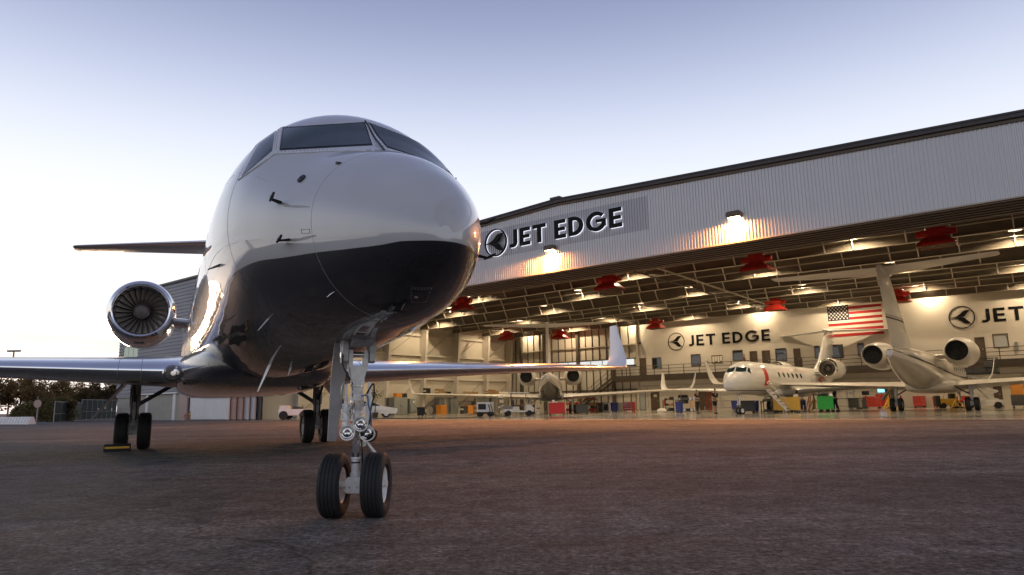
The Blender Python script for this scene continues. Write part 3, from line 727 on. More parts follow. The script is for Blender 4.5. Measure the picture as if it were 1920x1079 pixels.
    MB().tube([(-.02, .085, .68), (-.02, .085, .80), (-.02, .085, .98), (-.02, .085, 1.02), (-.02, .085, 1.12)], [.022, .028, .028, .018, .010], 14).build('steering_cylinder', 'gear_paint', gear)
    MB().bbox(-.085, -.02, -.02, .065, .665, .73, .012).build('steering_block', 'gear_paint', gear)
    for yy, zz in ((-.14, .83), (-.085, .83), (-.14, .75), (.05, .93), (-.05, .93), (.03, .80), (-.03, .72)): MB().tube([(-.03, yy, zz), (.0, yy, zz)], .010, 8).build('fitting', 'steel', gear)
    tl = MB().bar((-.02, 0, .62), (.06, .06, .50), .05, .02).bar((.06, .06, .50), (-.03, .03, .34), .05, .02).tube([(.06, .02, .50), (.06, .12, .50)], .02, 10).tube([(-.03, -.05, .60), (-.03, .07, .60)], .025, 10); steer(tl, 60).build('torque_link', 'gear_paint', gear)
    for pts, r_ in (([(-.02, -.112, 1.10), (.01, -.135, 1.12), (.02, -.16, 1.08), (.01, -.165, .98), (0, -.15, .90)], .007), ([(0, -.06, 1.02), (.03, -.07, .99), (.04, -.07, .92), (.02, -.055, .87), (.03, -.08, .83), (.01, -.10, .88), (.02, -.06, .93)], .008), ([(-.04, -.05, 1.05), (.02, -.08, 1.10), (.0, -.09, 1.18), (-.06, -.08, 1.24)], .006)):
        P = [Vector(p) for p in pts]; MB().tube(P, r_, 8).build('hydraulic_line', 'steel', gear)
    MB().box(-.018, -.016, -.130, -.094, .955, .985).build('placard', 'pink_panel', gear)
    # hoses
    for pts, m_ in (([(-.05, -.14, 1.36), (.0, -.15, 1.26), (.03, -.11, 1.17), (-.02, -.06, 1.10)], 'cable_black'), ([(0, .06, 1.02), (.09, .09, 1.10), (.08, .10, 1.0), (.03, .09, .90), (.06, .07, .78), (.04, .03, .68)], 'cable_black'),
                    ([(-.02, .02, 1.0), (.05, .05, 1.0), (.06, .06, .92), (.03, .09, .84), (0, .10, .74)], 'cable_blue'), ([(0, -.04, .95), (.05, -.06, .88), (.04, -.05, .76), (.05, -.03, .70)], 'steel'), ([(.0, .02, .64), (.06, .01, .58), (.04, .02, .5), (0, .03, .42)], 'cable_black'),
                    ([(.06, .02, 1.48), (.2, .10, 1.50), (.34, .09, 1.52), (.46, .10, 1.60)], 'cable_black'), ([(.02, .10, .72), (.07, .13, .70), (.05, .12, .64), (0, .08, .62)], 'cable_black')):
        P = [Vector(p) for p in pts]; Q = []
        for i in range(len(P) - 1):
            p0, p1, p2, p3 = P[max(i - 1, 0)], P[i], P[i + 1], P[min(i + 2, len(P) - 1)]
            for t in np.linspace(0, 1, 6)[:-1]: Q.append(.5 * ((2 * p1) + (p2 - p0) * t + (2 * p0 - 5 * p1 + 4 * p2 - p3) * t * t + (3 * p1 - p0 - 3 * p2 + p3) * t ** 3))
        MB().tube(Q + [P[-1]], .007, 8).build('hose', m_, gear)
    for y, z, x in ((-.075, .70, .06), (.03, .77, .06), (.085, .69, .03)):
        lh = steer(MB().lathe([(-.075, .03), (-.03, .055), (.03, .064), (.045, .064), (.045, .056)], c=(x, y, z), n=24), -13).build('landing_light', 'gear_paint', gear)
        steer(MB().lathe([(.044, .057), (.01, .045), (-.01, .02), (-.012, .001)], c=(x, y, z), n=24), -13).build('reflector', 'chrome', gear)
        steer(MB().lathe([(.040, .057), (.047, .03), (.049, .001)], c=(x, y, z), n=24), -13).build('bulb_cover', 'gear_glass', gear)
    MB().bar((-.02, -.1, .73), (-.02, .11, .73), .03, .06).build('light_bracket', 'gear_paint', gear)
    ST = R(-27); cs, sn = math.cos(ST), math.sin(ST)
    for s in (-1, 1):
        q = (-.10 - s * .178 * sn, s * .178 * cs, .262); inst(tn, 'tyre', gear, q, (0, 0, ST)); inst(rn, 'rim', gear, q, (0, 0, ST))
    # nose gear door hanging behind the strut
    mb = MB(); vs = []
    for i in range(9):
        t = i / 8; z = .62 + t * 1.0; x = -.30 + .55 * max(0, t - .55) ** 1.5; wd0, wd1 = -.20 + .03 * t, -.125 + .12 * t
        vs.append([(x, wd0, z), (x - .02, wd0, z), (x - .02, wd1, z), (x, wd1, z)])
    mb.loft(vs, cap=True).build('gear_door', 'door_grey', gear, 40)
    # ---- main gear
    tm = tyre_mesh(.44, .29, 4, 't'); rm = rim_mesh(.44, .29, 'r')
    for s in (1, -1):
        y0 = s * 2.185; x0 = -13.6
        g = MB().tube([(x0, y0, .42), (x0, y0, .70), (x0, y0, .72), (x0, y0, 1.0), (x0, y0, 1.02), (x0 + .05, y0, 1.66)], [.075, .085, .10, .10, .125, .115], 18).build('main_gear', 'gear_grey', root)
        MB().tube([(x0, y0 - .34, .43), (x0, y0 + .34, .43)], .05, 14).prism([(x0 - .12, .34), (x0 + .12, .34), (x0 + .10, .62), (x0 - .10, .62)], y0 - .11, y0 + .11).build('axle', 'gear_grey', g)
        MB().bar((x0, y0 - s * .05, 1.05), (x0 + .1, y0 - s * .95, 1.62), .07, .09).bar((x0, y0, 1.1), (x0 + .9, y0, 1.62), .06, .08).build('side_brace', 'dark_grey', g)
        MB().tube([(x0 + .11, y0 + .03, .6), (x0 + .14, y0 + .05, .9), (x0 + .13, y0 + .03, 1.3)], .013, 8).tube([(x0 + .11, y0 - .04, .62), (x0 + .15, y0 - .06, .85), (x0 + .12, y0 - .05, 1.3)], .011, 8).build('hose', 'cable_black', g)
        MB().bar((x0 + .08, y0, .72), (x0 + .22, y0, .60), .09, .03).bar((x0 + .22, y0, .60), (x0 + .10, y0, .46), .09, .03).build('torque_link', 'gear_grey', g)
        MB().add([(x0 + .62, y0 + s * .18, 1.62), (x0 - .55, y0 + s * .18, 1.62), (x0 - .45, y0 + s * .86, .78), (x0 + .40, y0 + s * .86, .72), (x0 + .62, y0 + s * .21, 1.64), (x0 - .55, y0 + s * .21, 1.64), (x0 - .45, y0 + s * .89, .80), (x0 + .40, y0 + s * .89, .74)],
                 [(0, 1, 2, 3), (4, 7, 6, 5), (0, 4, 5, 1), (1, 5, 6, 2), (2, 6, 7, 3), (3, 7, 4, 0)]).build('gear_door', 'wing_under', g)
        for k in (-1, 1):
            inst(tm, 'tyre', g, (x0, y0 + k * .245, .436)); inst(rm, 'rim', g, (x0, y0 + k * .245, .436))
    return root
mat('gear_glass', (.9, .9, .9), .03, trans=1.0, var=.01, ior=1.45)
jet = make_jet()
tag(jet, 'large white business jet with black belly parked nose-on out on the asphalt', 'jet')
place(jet, JET_POS, JET_YAW, hangar=False)

# ================================================================== ground
def sheet(name, x0, x1, y0, y1, z, m, hangar=False):
    o = MB().add([(x0, y0, z), (x1, y0, z), (x1, y1, z), (x0, y1, z)], [(0, 1, 2, 3)]).build(name, m, None, 0)
    if hangar: o.matrix_world = HM
    o['kind'] = 'structure'
    return o
sheet('apron', -3000, 3000, -3000, 3000, 0, 'asphalt')
XL, XR, XRIDGE, DB = -57.5, 11.5, -23.0, 38.0
sheet('hangar_floor', XL - .3, XR + .3, -.6, DB + .5, .004, 'polished_floor', True)
gm = MB()
o = MB().box(XL - .3, XR + .3, -1.0, -.6, -.05, .008).build('floor_edge', 'dark_grey'); o.matrix_world = HM; o['kind'] = 'structure'

# ================================================================== the hangar
def roof_z(hx): return 13.12 - .0415 * abs(hx - XRIDGE)
hangar = empty('aircraft_hangar', 'wide corrugated metal hangar with its front open and lit inside', 'hangar', hangar=True)
def corrugated(mb, x0, x1, pitch, depth, zb, zt, d=0.0, out=-1):
    """vertical ribbed sheet along x, ribs standing proud towards out"""
    prof_ = [(0, 0), (.50, 0), (.60, 1), (.90, 1), (1.0, 0)]
    xs = []; n = int(round((x1 - x0) / pitch)); p = (x1 - x0) / n
    for i in range(n):
        for a, h in prof_[:-1]: xs.append((x0 + (i + a) * p, h))
    xs.append((x1, 0))
    vs = []
    for x, h in xs:
        vs += [(x, d + out * depth * h, zb(x) if callable(zb) else zb), (x, d + out * depth * h, zt(x) if callable(zt) else zt)]
    return mb.add(vs, [(2 * i, 2 * i + 2, 2 * i + 3, 2 * i + 1) for i in range(len(xs) - 1)])
mat('facade_metal', (.50, .50, .52), .38, metal=.25, var=.09, nscale=1.3, rvar=.15, stretch=(1.0, 1.0, .18))
mat('sign_band', (.36, .36, .39), .4, metal=.25, var=.05, nscale=.5)
fz0 = 8.72
for a, b in ((XL, -29.4), (-29.4, -17.0), (-17.0, XR)):
    if a == -29.4:
        corrugated(MB(), a, b, .165, .035, fz0, 10.21).build('facade_cladding', 'facade_metal', hangar, 20)
        corrugated(MB(), a, b, .165, .035, 10.21, 12.1).build('sign_band', 'sign_band', hangar, 20)
        corrugated(MB(), a, b, .165, .035, 12.1, lambda x: roof_z(x) - .25).build('facade_cladding', 'facade_metal', hangar, 20)
    else: corrugated(MB(), a, b, .165, .035, fz0, lambda x: roof_z(x) - .25).build('facade_cladding', 'facade_metal', hangar, 20)
MB().box(XL, XR, -.075, -.002, 8.66, 8.72).build('base_flashing', 'steel_beige', hangar)
for a, b in ((XL - .25, XRIDGE), (XRIDGE, XR + .25)):
    za, zb = roof_z(a), roof_z(b)
    MB().add([(a, -.22, za - .27), (b, -.22, zb - .27), (b, -.22, zb), (a, -.22, za), (a, .3, za - .27), (b, .3, zb - .27), (b, .3, zb), (a, .3, za)],
             [(0, 1, 2, 3), (4, 7, 6, 5), (0, 4, 5, 1), (3, 2, 6, 7), (0, 3, 7, 4), (1, 5, 6, 2)]).build('roof_trim', 'roof_trim', hangar)
    MB().add([(a, -.26, za - .10), (b, -.26, zb - .10), (b, -.26, zb - .03), (a, -.26, za - .03), (a, -.222, za - .10), (b, -.222, zb - .10), (b, -.222, zb - .03), (a, -.222, za - .03)],
             [(0, 1, 2, 3), (4, 7, 6, 5), (0, 4, 5, 1), (3, 2, 6, 7), (0, 3, 7, 4), (1, 5, 6, 2)]).build('gutter', 'roof_trim', hangar)
    MB().add([(a, -.1, za - .42), (b, -.1, zb - .42), (b, DB + .4, zb - .42), (a, DB + .4, za - .42), (a, -.1, za - .28), (b, -.1, zb - .28), (b, DB + .4, zb - .28), (a, DB + .4, za - .28)],
             [(0, 1, 2, 3), (4, 7, 6, 5), (0, 4, 5, 1), (3, 2, 6, 7), (0, 3, 7, 4), (1, 5, 6, 2)]).build('roof', 'roof_deck', hangar)
MB().box(XRIDGE - .35, XRIDGE + .35, -.3, .2, 13.06, 13.2).build('ridge_cap', 'roof_trim', hangar)
for i in range(6):
    z = 8.645 - .048 * i; d = .02 + .26 * i
    MB().box(XL, XR, d, d + .16, z - .036, z + .008).box(XL, XR, d + .16, d + .255, z - .012, z).build('door_track', 'bronze_trim', hangar); MB().box(XL, XR, d - .012, d - .001, z - .037, z - .020).build('track_lip', 'bronze_light', hangar)
MB().box(XL, XR, 1.6, 1.7, 8.37, 12.0).build('header_back', 'steel_dark', hangar)
# rigid frames across the hall, with stiffeners and braces
FR = [2.6, 5.6, 11.0, 16.4, 21.8, 27.2, 32.6, 37.2]
brng = random.Random(3)
for d in FR:
    for a, b in ((XL, XRIDGE), (XRIDGE, XR)):
        ta, tb = roof_z(a) - .43, roof_z(b) - .43; ba, bb = (9.5, 9.75) if a == XL else (9.75, 9.5)
        f = MB().add([(a, d - .012, ba), (b, d - .012, bb), (b, d - .012, tb), (a, d - .012, ta), (a, d + .012, ba), (b, d + .012, bb), (b, d + .012, tb), (a, d + .012, ta)],
                     [(0, 1, 2, 3), (4, 7, 6, 5), (0, 4, 5, 1), (3, 2, 6, 7), (0, 3, 7, 4), (1, 5, 6, 2)]).build('roof_beam', 'beam_paint', hangar)
        MB().add([(a, d - .15, ba - .03), (b, d - .15, bb - .03), (b, d + .15, bb - .03), (a, d + .15, ba - .03), (a, d - .15, ba), (b, d - .15, bb), (b, d + .15, bb), (a, d + .15, ba)],
                 [(0, 3, 2, 1), (4, 5, 6, 7), (0, 1, 5, 4), (3, 7, 6, 2), (0, 4, 7, 3), (1, 2, 6, 5)]).build('flange', 'steel_beige', f)
        k = a + 1.6
        while k < b:
            zb = ba + (bb - ba) * (k - a) / (b - a)
            MB().bar((k, d - .17, zb + .02), (k, d - 1.0, zb + 1.35), .07, .07).build('brace', 'brace_paint', f)
            k += brng.choice((1.6, 2.2, 2.8))
for i in range(24):        # purlins under the deck
    x = XL + 1.5 + i * (XR - XL - 3) / 23
    MB().box(x - .05, x + .05, 1.7, DB, roof_z(x) - .62, roof_z(x) - .43).build('purlin', 'beam_paint', hangar)
# diagonal catwalk pipes and conduits under the roof
p1, p2 = on_z(1225, 500, 9.5), on_z(1440, 572, 9.5)
def pipe(name, pts, r, m='steel_beige', par=hangar): return MB().tube(pts, r, 8).build(name, m, par)
pipe('sprinkler_pipe', [tuple(p1), tuple(p2)], .075, 'steel_beige')
pipe('sprinkler_pipe', [(p1[0] - 1.6, p1[1] + .2, 9.45), (p2[0] - 1.2, p2[1] + .1, 9.45)], .05, 'steel_dark')
for k in range(7):
    t = (k + .5) / 7; q = p1 + (p2 - p1) * t
    MB().bar((q[0], q[1], 9.5), (q[0] - 1.4, q[1] + .15, 9.45), .04).build('pipe_tie', 'steel_dark', hangar)
for d in (9.2, 14.6, 25.6, 30.8):
    for a, b in ((XL, XRIDGE), (XRIDGE, XR)): pipe('sprinkler_pipe', [(a, d, 9.75), (b, d, 9.95) if a == XL else (b, d, 9.75)] if a == XL else [(a, d, 9.95), (b, d, 9.75)], .045, 'steel_beige')

# ---- side walls
MB().box(XL - .25, XL, 0, DB + .3, 0, 11.4).build('side_wall', 'wall_panel', hangar)
MB().box(XR, XR + .25, 0, DB + .3, 0, 11.4).build('side_wall', 'wall_panel', hangar)
for d in FR[1:]:
    for s, x in ((1, XL), (-1, XR)):
        MB().add([(x, d - .09, .004), (x + s * .5, d - .09, .004), (x + s * 1.15, d - .09, 9.5), (x, d - .09, 9.5), (x, d + .09, .004), (x + s * .5, d + .09, .004), (x + s * 1.15, d + .09, 9.5), (x, d + .09, 9.5)],
                 [(0, 1, 2, 3), (4, 7, 6, 5), (0, 4, 5, 1), (3, 2, 6, 7), (0, 3, 7, 4), (1, 5, 6, 2)]).build('column', 'wall_cream', hangar)
        MB().add([(x + s * .5, d - .17, .004), (x + s * .56, d - .17, .004), (x + s * 1.21, d - .17, 9.46), (x + s * 1.15, d - .17, 9.46), (x + s * .5, d + .17, .004), (x + s * .56, d + .17, .004), (x + s * 1.21, d + .17, 9.46), (x + s * 1.15, d + .17, 9.46)],
                 [(0, 1, 2, 3), (4, 7, 6, 5), (0, 4, 5, 1), (3, 2, 6, 7), (0, 3, 7, 4), (1, 5, 6, 2)]).build('column_flange', 'wall_cream', hangar)
for z in (3.9, 6.55, 8.8):
    MB().box(XL + .002, XL + .26, .2, DB - .2, z - .05, z).box(XL + .20, XL + .26, .2, DB - .2, z, z + .20).build('girt', 'wall_cream', hangar)
for d in FR[1:-1]:
    MB().bar((XL + .15, d + .3, 6.4), (XL + .15, d + 5.0, 9.4), .06).build('wall_brace', 'steel_beige', hangar)
    MB().bar((XL + .15, d + .3, .4), (XL + .15, d + 5.0, 3.8), .06).build('wall_brace', 'steel_beige', hangar)

# ---- back wall: office block on the right
XC = -38.5
def wall_with_holes(mb, x0, x1, z0, z1, d, thick, holes):
    xs = sorted({x0, x1, *[h[0] for h in holes], *[h[1] for h in holes]}); zs = sorted({z0, z1, *[h[2] for h in holes], *[h[3] for h in holes]})
    for i in range(len(xs) - 1):
        j = 0
        while j < len(zs) - 1:
            cx = (xs[i] + xs[i + 1]) / 2
            def solid(j): cz = (zs[j] + zs[j + 1]) / 2; return not any(h[0] < cx < h[1] and h[2] < cz < h[3] for h in holes)
            if solid(j):
                k = j
                while k + 1 < len(zs) - 1 and solid(k + 1): k += 1
                mb.add([(xs[i], d, zs[j]), (xs[i + 1], d, zs[j]), (xs[i + 1], d, zs[k + 1]), (xs[i], d, zs[k + 1])], [(0, 1, 2, 3)]); j = k + 1
            else: j += 1
    for a, b, c, e in holes:      # reveals
        mb.add([(a, d, c), (b, d, c), (b, d, e), (a, d, e), (a, d + thick, c), (b, d + thick, c), (b, d + thick, e), (a, d + thick, e)], [(0, 4, 5, 1), (3, 2, 6, 7), (0, 3, 7, 4), (1, 5, 6, 2)])
    return mb
def px_rect(x0, y0, x1, y1, d=DB):
    a, b = on_d(x0, y0, d), on_d(x1, y1, d); return [min(a[0], b[0]), max(a[0], b[0]), min(a[2], b[2]), max(a[2], b[2])]
DECK = 3.80
wins = [px_rect(*p) for p in ((1222, 671, 1241, 692), (1295, 665, 1315, 687), (1373, 660, 1394, 676), (1453, 654, 1476, 678), (1526, 649, 1539, 673), (1557, 647, 1583, 672), (1607, 644, 1622, 668), (1860, 627, 1893, 652))]
doors_up = [px_rect(*p) for p in ((1199, 673, 1213, 706), (1405, 658, 1422, 690), (1428, 656, 1446, 688), (1487, 652, 1503, 684), (1826, 630, 1850, 668))]
for h in doors_up: h[2], h[3] = DECK + .02, DECK + 2.1
for h in wins: h[3] = max(h[3], h[2] + 1.1)
doors_lo = [px_rect(1192, 745, 1212, 770), px_rect(1220, 740, 1238, 772), px_rect(1310, 740, 1336, 770), px_rect(1660, 738, 1680, 765), px_rect(1860, 715, 1882, 755)]
for h in doors_lo: h[2], h[3] = .005, 2.15
wall_lo = [px_rect(1271, 741, 1291, 757)]
holes = wins + doors_up + doors_lo + wall_lo
wall_with_holes(MB(), XC, XR, .004, 11.9, DB, .18, holes).build('back_wall', 'wall_cream', hangar, 0)
MB().box(XC, XR, DB + .2, DB + .3, 0, 11.9).build('wall_backing', 'dark_grey', hangar)
MB().box(XC - .12, XC, DB - .3, DB + .3, .004, 11.9).build('wall_corner', 'wall_cream', hangar)
def framed(h, name, fm, pm, d=DB, par=hangar, mull=0, handle=False):
    a, b, c, e = h; w = .07
    fr = MB().box(a, b, d - .03, d + .10, e - w, e).box(a, a + w, d - .03, d + .10, c, e - w).box(b - w, b, d - .03, d + .10, c, e - w)
    if name == 'window': fr.box(a + w, b - w, d - .03, d + .10, c, c + w)
    f = fr.build(name + '_frame', fm, par)
    MB().box(a + w, b - w, d + .03, d + .06, c + (w if name == 'window' else 0), e - w).build('pane' if name == 'window' else 'door_leaf', pm, f)
    if handle: MB().box(b - w - .16, b - w - .08, d - .04, d + .03, c + 1.0, c + 1.08).build('handle', 'steel', f)
    return f
for i, h in enumerate(wins): framed(h, 'window', 'brown_frame', 'blind' if i == 7 else 'pane_dark')
for h in doors_up: framed(h, 'door', 'brown_frame', 'brown_door', handle=True)
framed(doors_lo[0], 'window', 'brown_frame', 'pane_pale')
for h in doors_lo[1:]: framed(h, 'door', 'brown_frame', 'brown_door', handle=True)
framed(wall_lo[0], 'window', 'brown_frame', 'pane_dark')
h = doors_lo[1]; MB().box(h[0] + .35, h[0] + .75, DB + .015, DB + .03, 1.45, 1.75).build('notice', 'flag_white', hangar)
# picture boards and boxes on the wall
h = px_rect(1334, 667, 1355, 681); nb = MB().box(h[0], h[1], DB - .05, DB - .005, h[2], h[3]).build('notice_board', 'brown_frame', hangar)
for k in range(4): MB().box(h[0] + .1 + k * .28, h[0] + .32 + k * .28, DB - .06, DB - .052, h[2] + .12 + .1 * (k % 2), h[3] - .12).build('paper', 'flag_white', nb)
h = px_rect(1322, 677, 1328, 688); MB().box(h[0], h[1], DB - .15, DB - .005, h[2], h[3]).build('junction_box', 'grey_steel', hangar)
h = px_rect(1902, 642, 1910, 657); MB().box(h[0], h[1], DB - .15, DB - .005, h[2], h[3]).build('junction_box', 'grey_steel', hangar)
h = px_rect(1199, 641, 1203, 645); MB().lathe([(0, .001), (-.02, .12), (-.2, .16), (-.26, .05), (-.26, .001)], c=((h[0] + h[1]) / 2, DB - .01, h[2] + .1), axis='y', n=14).build('camera_dome', 'black', hangar)
for z in (2.72,):
    pipe('wall_pipe', [(XC + .3, DB - .06, z), (XR, DB - .06, z)], .035, 'steel_beige')
for x in (-37.5, -33.5, -29, -24, -18.5, -13, -8, -3): pipe('wall_pipe', [(x, DB - .06, .3), (x, DB - .06, 2.7)], .025, 'steel_beige')

# ---- walkway along the back wall
wk = empty('walkway', 'brown steel walkway with pipe railing along the back wall', 'walkway', hangar=True)
MB().box(-41.2, XR - .1, DB - 1.35, DB - .14, DECK - .55, DECK).build('deck', 'bronze_trim', wk)
MB().box(-41.2, XR - .1, DB - 1.37, DB - 1.352, DECK - .30, DECK + .10).build('kick_plate', 'steel_dark', wk)
x = -41.1; 
while x < XR - .2:
    MB().box(x - .03, x + .03, DB - 1.44, DB - 1.38, DECK - .5, DECK + 1.08).build('rail_post', 'steel_dark', wk); x += 1.75
for z in (.37, .72, 1.08): MB().tube([(-41.15, DB - 1.41, DECK + z), (XR - .15, DB - 1.41, DECK + z)], .028, 8).build('rail', 'steel_dark', wk)
# stairs at its left end
st = empty('metal_staircase', 'open steel staircase climbing to the end of the walkway', 'staircase', hangar=True)
for k in range(18):
    t = k / 17; xx = -46.6 + 5.4 * t; MB().box(xx, xx + .3, DB - 1.3, DB - .3, .2 + (DECK - .25) * t, .24 + (DECK - .25) * t).build('tread', 'steel_dark', st)
for d in (DB - 1.36, DB - .26):
    MB().bar((-46.8, d, .12), (-41.15, d, DECK - .02), .05, .28).build('stringer', 'steel_dark', st)
    MB().tube([(-46.8, d, 1.05), (-41.3, d, DECK + .98)], .028, 8).build('handrail', 'steel_dark', st)
    for k in range(5):
        t = k / 4; MB().bar((-46.7 + 5.3 * t, d, .2 + (DECK - .3) * t), (-46.7 + 5.3 * t, d, 1.1 + (DECK - .2) * t), .045).build('baluster', 'steel_dark', st)

# ---- back wall: framed bays with a glazed strip
G0, G1 = 5.20, 5.88
cols = [on_d(x, 700, DB)[0] for x in (980, 1024, 1087, 1152)]
bw = empty('bay_wall'); bw.parent = hangar
edges = [XL] + cols + [XC - .12]
for c in cols: MB().box(c - .17, c + .17, DB - .45, DB - .1, .004, 11.8).build('column', 'steel_dark', bw)
for i in range(len(edges) - 1):
    a, b = edges[i], edges[i + 1]; n = max(2, round((b - a) / .95)); w = (b - a) / n
    for z0, z1 in ((.9, 2.3), (2.45, G0 - .12), (G1 + .12, 7.45), (7.6, 11.7)):
        for k in range(n):
            MB().box(a + k * w + .03, a + (k + 1) * w - .03, DB + .02, DB + .08, z0, z1).build('wall_panel', 'wall_panel', bw)
        for k in range(n + 1):
            MB().box(a + k * w - .045, a + k * w + .045, DB - .07, DB + .015, z0, z1).build('mullion', 'steel_dark', bw)
    for k in range(n if i < 4 else 2):
        ww = (b - a) / max(1, round((b - a) / 1.9)); 
        if k * ww + ww > (b - a) + .01: break
        MB().box(a + k * ww + .04, a + (k + 1) * ww - .04, DB + .03, DB + .045, G0, G1).build('pane', 'strip_glass', bw)
        MB().box(a + k * ww - .03, a + k * ww + .03, DB - .02, DB + .06, G0, G1).build('mullion', 'steel_dark', bw)
MATS_STRIP = None
for z in (2.375, G0 - .06, G1 + .06, 7.525): MB().box(XL, XC - .12, DB - .16, DB + .10, z - .06, z + .06).build('rail', 'steel_beige' if z == 7.525 else 'steel_dark', bw)
MB().box(XL, XC - .12, DB + .0, DB + .2, .004, .9).build('plinth', 'wall_cream', bw)
MB().box(XL, XC, DB + .12, DB + .2, .9, G0).build('outer_skin', 'steel_dark', bw); MB().box(XL, XC, DB + .12, DB + .2, G1, 11.9).build('outer_skin', 'steel_dark', bw)

# ---- mezzanine shelf along the left wall
sh = empty('storage_shelf', 'long shelf board along the side wall between the columns', 'shelf', hangar=True)
MB().box(XL + .28, XL + 1.5, 21.2, 37.0, 2.06, 2.16).build('board', 'steel_beige', sh)
for d in (21.3, 24.4, 29.8, 35.4): MB().box(XL + 1.3, XL + 1.4, d, d + .1, .004, 2.06).build('post', 'steel_beige', sh)

# ================================================================== writing and emblem
def arc_band(mb, cx, cz, r0, r1, a0, a1, y0, y1, n=20, sx=1.0):
    pts_o = [(cx + sx * r1 * math.cos(R(a0 + (a1 - a0) * i / n)), cz + r1 * math.sin(R(a0 + (a1 - a0) * i / n))) for i in range(n + 1)]
    pts_i = [(cx + sx * r0 * math.cos(R(a0 + (a1 - a0) * i / n)), cz + r0 * math.sin(R(a0 + (a1 - a0) * i / n))) for i in range(n + 1)]
    vs = [(x, y, z) for y in (y0, y1) for P in (pts_o, pts_i) for x, z in P]; m = n + 1; fs = []
    for i in range(n):
        o0, o1, i0, i1 = i, i + 1, m + i, m + i + 1; q = 2 * m
        fs += [(o0, o1, i1, i0), (q + o0, q + i0, q + i1, q + o1), (o0, q + o0, q + o1, o1), (i0, i1, q + i1, q + i0)]
    fs += [(0, m, 3 * m, 2 * m), (n, 2 * m + n, 3 * m + n, m + n)]
    return mb.add(vs, fs)
def letter(ch, s, y0, y1, st=.19):
    """capital letter of height s standing at x = 0; returns builder and width"""
    mb = MB(); w = st * s
    if ch == 'E':
        W = .60 * s; mb.prism([(0, 0), (W, 0), (W, w), (w, w), (w, .5 * s - .45 * w), (W * .92, .5 * s - .45 * w), (W * .92, .5 * s + .45 * w), (w, .5 * s + .45 * w), (w, s - w), (W * .98, s - w), (W * .98, s), (0, s)], y0, y1)
    elif ch == 'T':
        W = .72 * s; c = W / 2; mb.prism([(c - w / 2, 0), (c + w / 2, 0), (c + w / 2, s - w), (W, s - w), (W, s), (0, s), (0, s - w), (c - w / 2, s - w)], y0, y1)
    elif ch == 'J':
        W = .42 * s; r = .27 * s; pts = [(W, s), (W - w, s), (W - w, r)]
        pts += [(W - r + (r - w) * math.cos(-t), r + (r - w) * math.sin(-t)) for t in np.linspace(0, PI / 2, 9)[1:]] + [(0, w), (0, 0)]
        pts += [(W - r + r * math.cos(-t), r + r * math.sin(-t)) for t in np.linspace(PI / 2, 0, 9)]
        mb.prism(pts, y0, y1)
    elif ch == 'D':
        r = .5 * s; e = .26 * s; W = e + r
        mb.box(0, w, y0, y1, 0, s); mb.box(w, e, y0, y1, 0, w); mb.box(w, e, y0, y1, s - w, s); arc_band(mb, e, r, r - w, r, -90, 90, y0, y1)
    elif ch == 'G':
        r = .51 * s; W = 2 * r * .98; arc_band(mb, r, .5 * s, r - w, r, 42, 322, y0, y1, 30)
        mb.prism([(r + .02 * s, .40 * s), (W - .02 * s, .40 * s), (W - .02 * s, .155 * s), (W - .02 * s - w, .155 * s), (W - .02 * s - w, .40 * s - .01), (W - .02 * s - w, .40 * s)][:0] or [(r, .44 * s), (r, .58 * s), (W - .015 * s, .58 * s), (W - .015 * s, .20 * s), (W - .015 * s - w, .20 * s), (W - .015 * s - w, .44 * s)], y0 - .002, y1 + .002)
    return mb, W
def outline_grow(v): return v
def emblem(par, cx, cz, r, y0, y1, m, edge_shift=None):
    arc_band(MB(), cx, cz, r * .93, r, 0, 360, y0, y1, 48).build('emblem_ring', m, par, 30)
    for s in (1, -1):
        top = [(-.93, .012), (-.60, .045), (-.35, .13), (-.10, .30), (.12, .52), (.30, .60), (.66, .60), (.42, .33), (.20, .06)]
        bot = [(.10, .03)]
        MB().prism([(cx + x * r, cz + s * z * r) for x, z in top + bot], y0, y1).build('emblem_blade', m, par, 0)
        if edge_shift: pass
def sign(name, label, hx0, z0, s, d, x_text, total, depth, m, group=None, edge_shift=False, text='JET EDGE', er=None):
    root = empty(name, label, 'sign', (hx0, d, z0), 0, group, hangar=True)
    gap, sp = .19 * s, .34 * s
    adv = 0; lay = []
    for ch in text:
        if ch == ' ': adv += sp; continue
        mb, W = letter(ch, s, -depth, 0); lay.append((ch, adv, mb, W)); adv += W + gap
    k = total / (adv - gap) if total else 1.0
    for ch, x, mb, W in lay:
        mb.v = [((px + x) * k + x_text, py, pz) for px, py, pz in mb.v]
        mb.build('letter', m, root, 30)
        if edge_shift:      # emissive white copy behind the letter, shifted right and down as its edge
            hb = MB(); hb.v = [((p[0]), .03 if p[1] > -depth / 2 else .006, p[2]) for p in mb.v]; hb.f = list(mb.f); hb.mi = list(mb.mi)
            cx = sum(p[0] for p in hb.v) / len(hb.v); cz = s / 2
            hb.v = [(p[0] + edge_shift * .55, p[1], p[2] - edge_shift * .9) for p in hb.v]
            hb.build('edge_plate', 'sign_edge', root, 30)
    if er:
        emblem(root, er[0], er[1], er[2], -depth, 0, m)
        if edge_shift:
            arc_band(MB(), er[0] + edge_shift * .5, er[1] - edge_shift * .8, er[2] * .92, er[2], 0, 360, .006, .03, 48).build('edge_plate', 'sign_edge', root, 30)
    return root
sign('hangar_sign', 'raised black lettering with round emblem on the corrugated facade, with white edges', -26.55, 10.62, 1.12, -.14, 0, 8.0, .12, 'sign_black', edge_shift=.03, er=(-1.18, .53, .90))
sign('wall_sign', 'black wall lettering with round emblem between flag and window bays', -32.2, 6.86, 1.18, DB - .012, 0, 8.8, .03, 'sign_black', er=(-1.5, .62, .98))
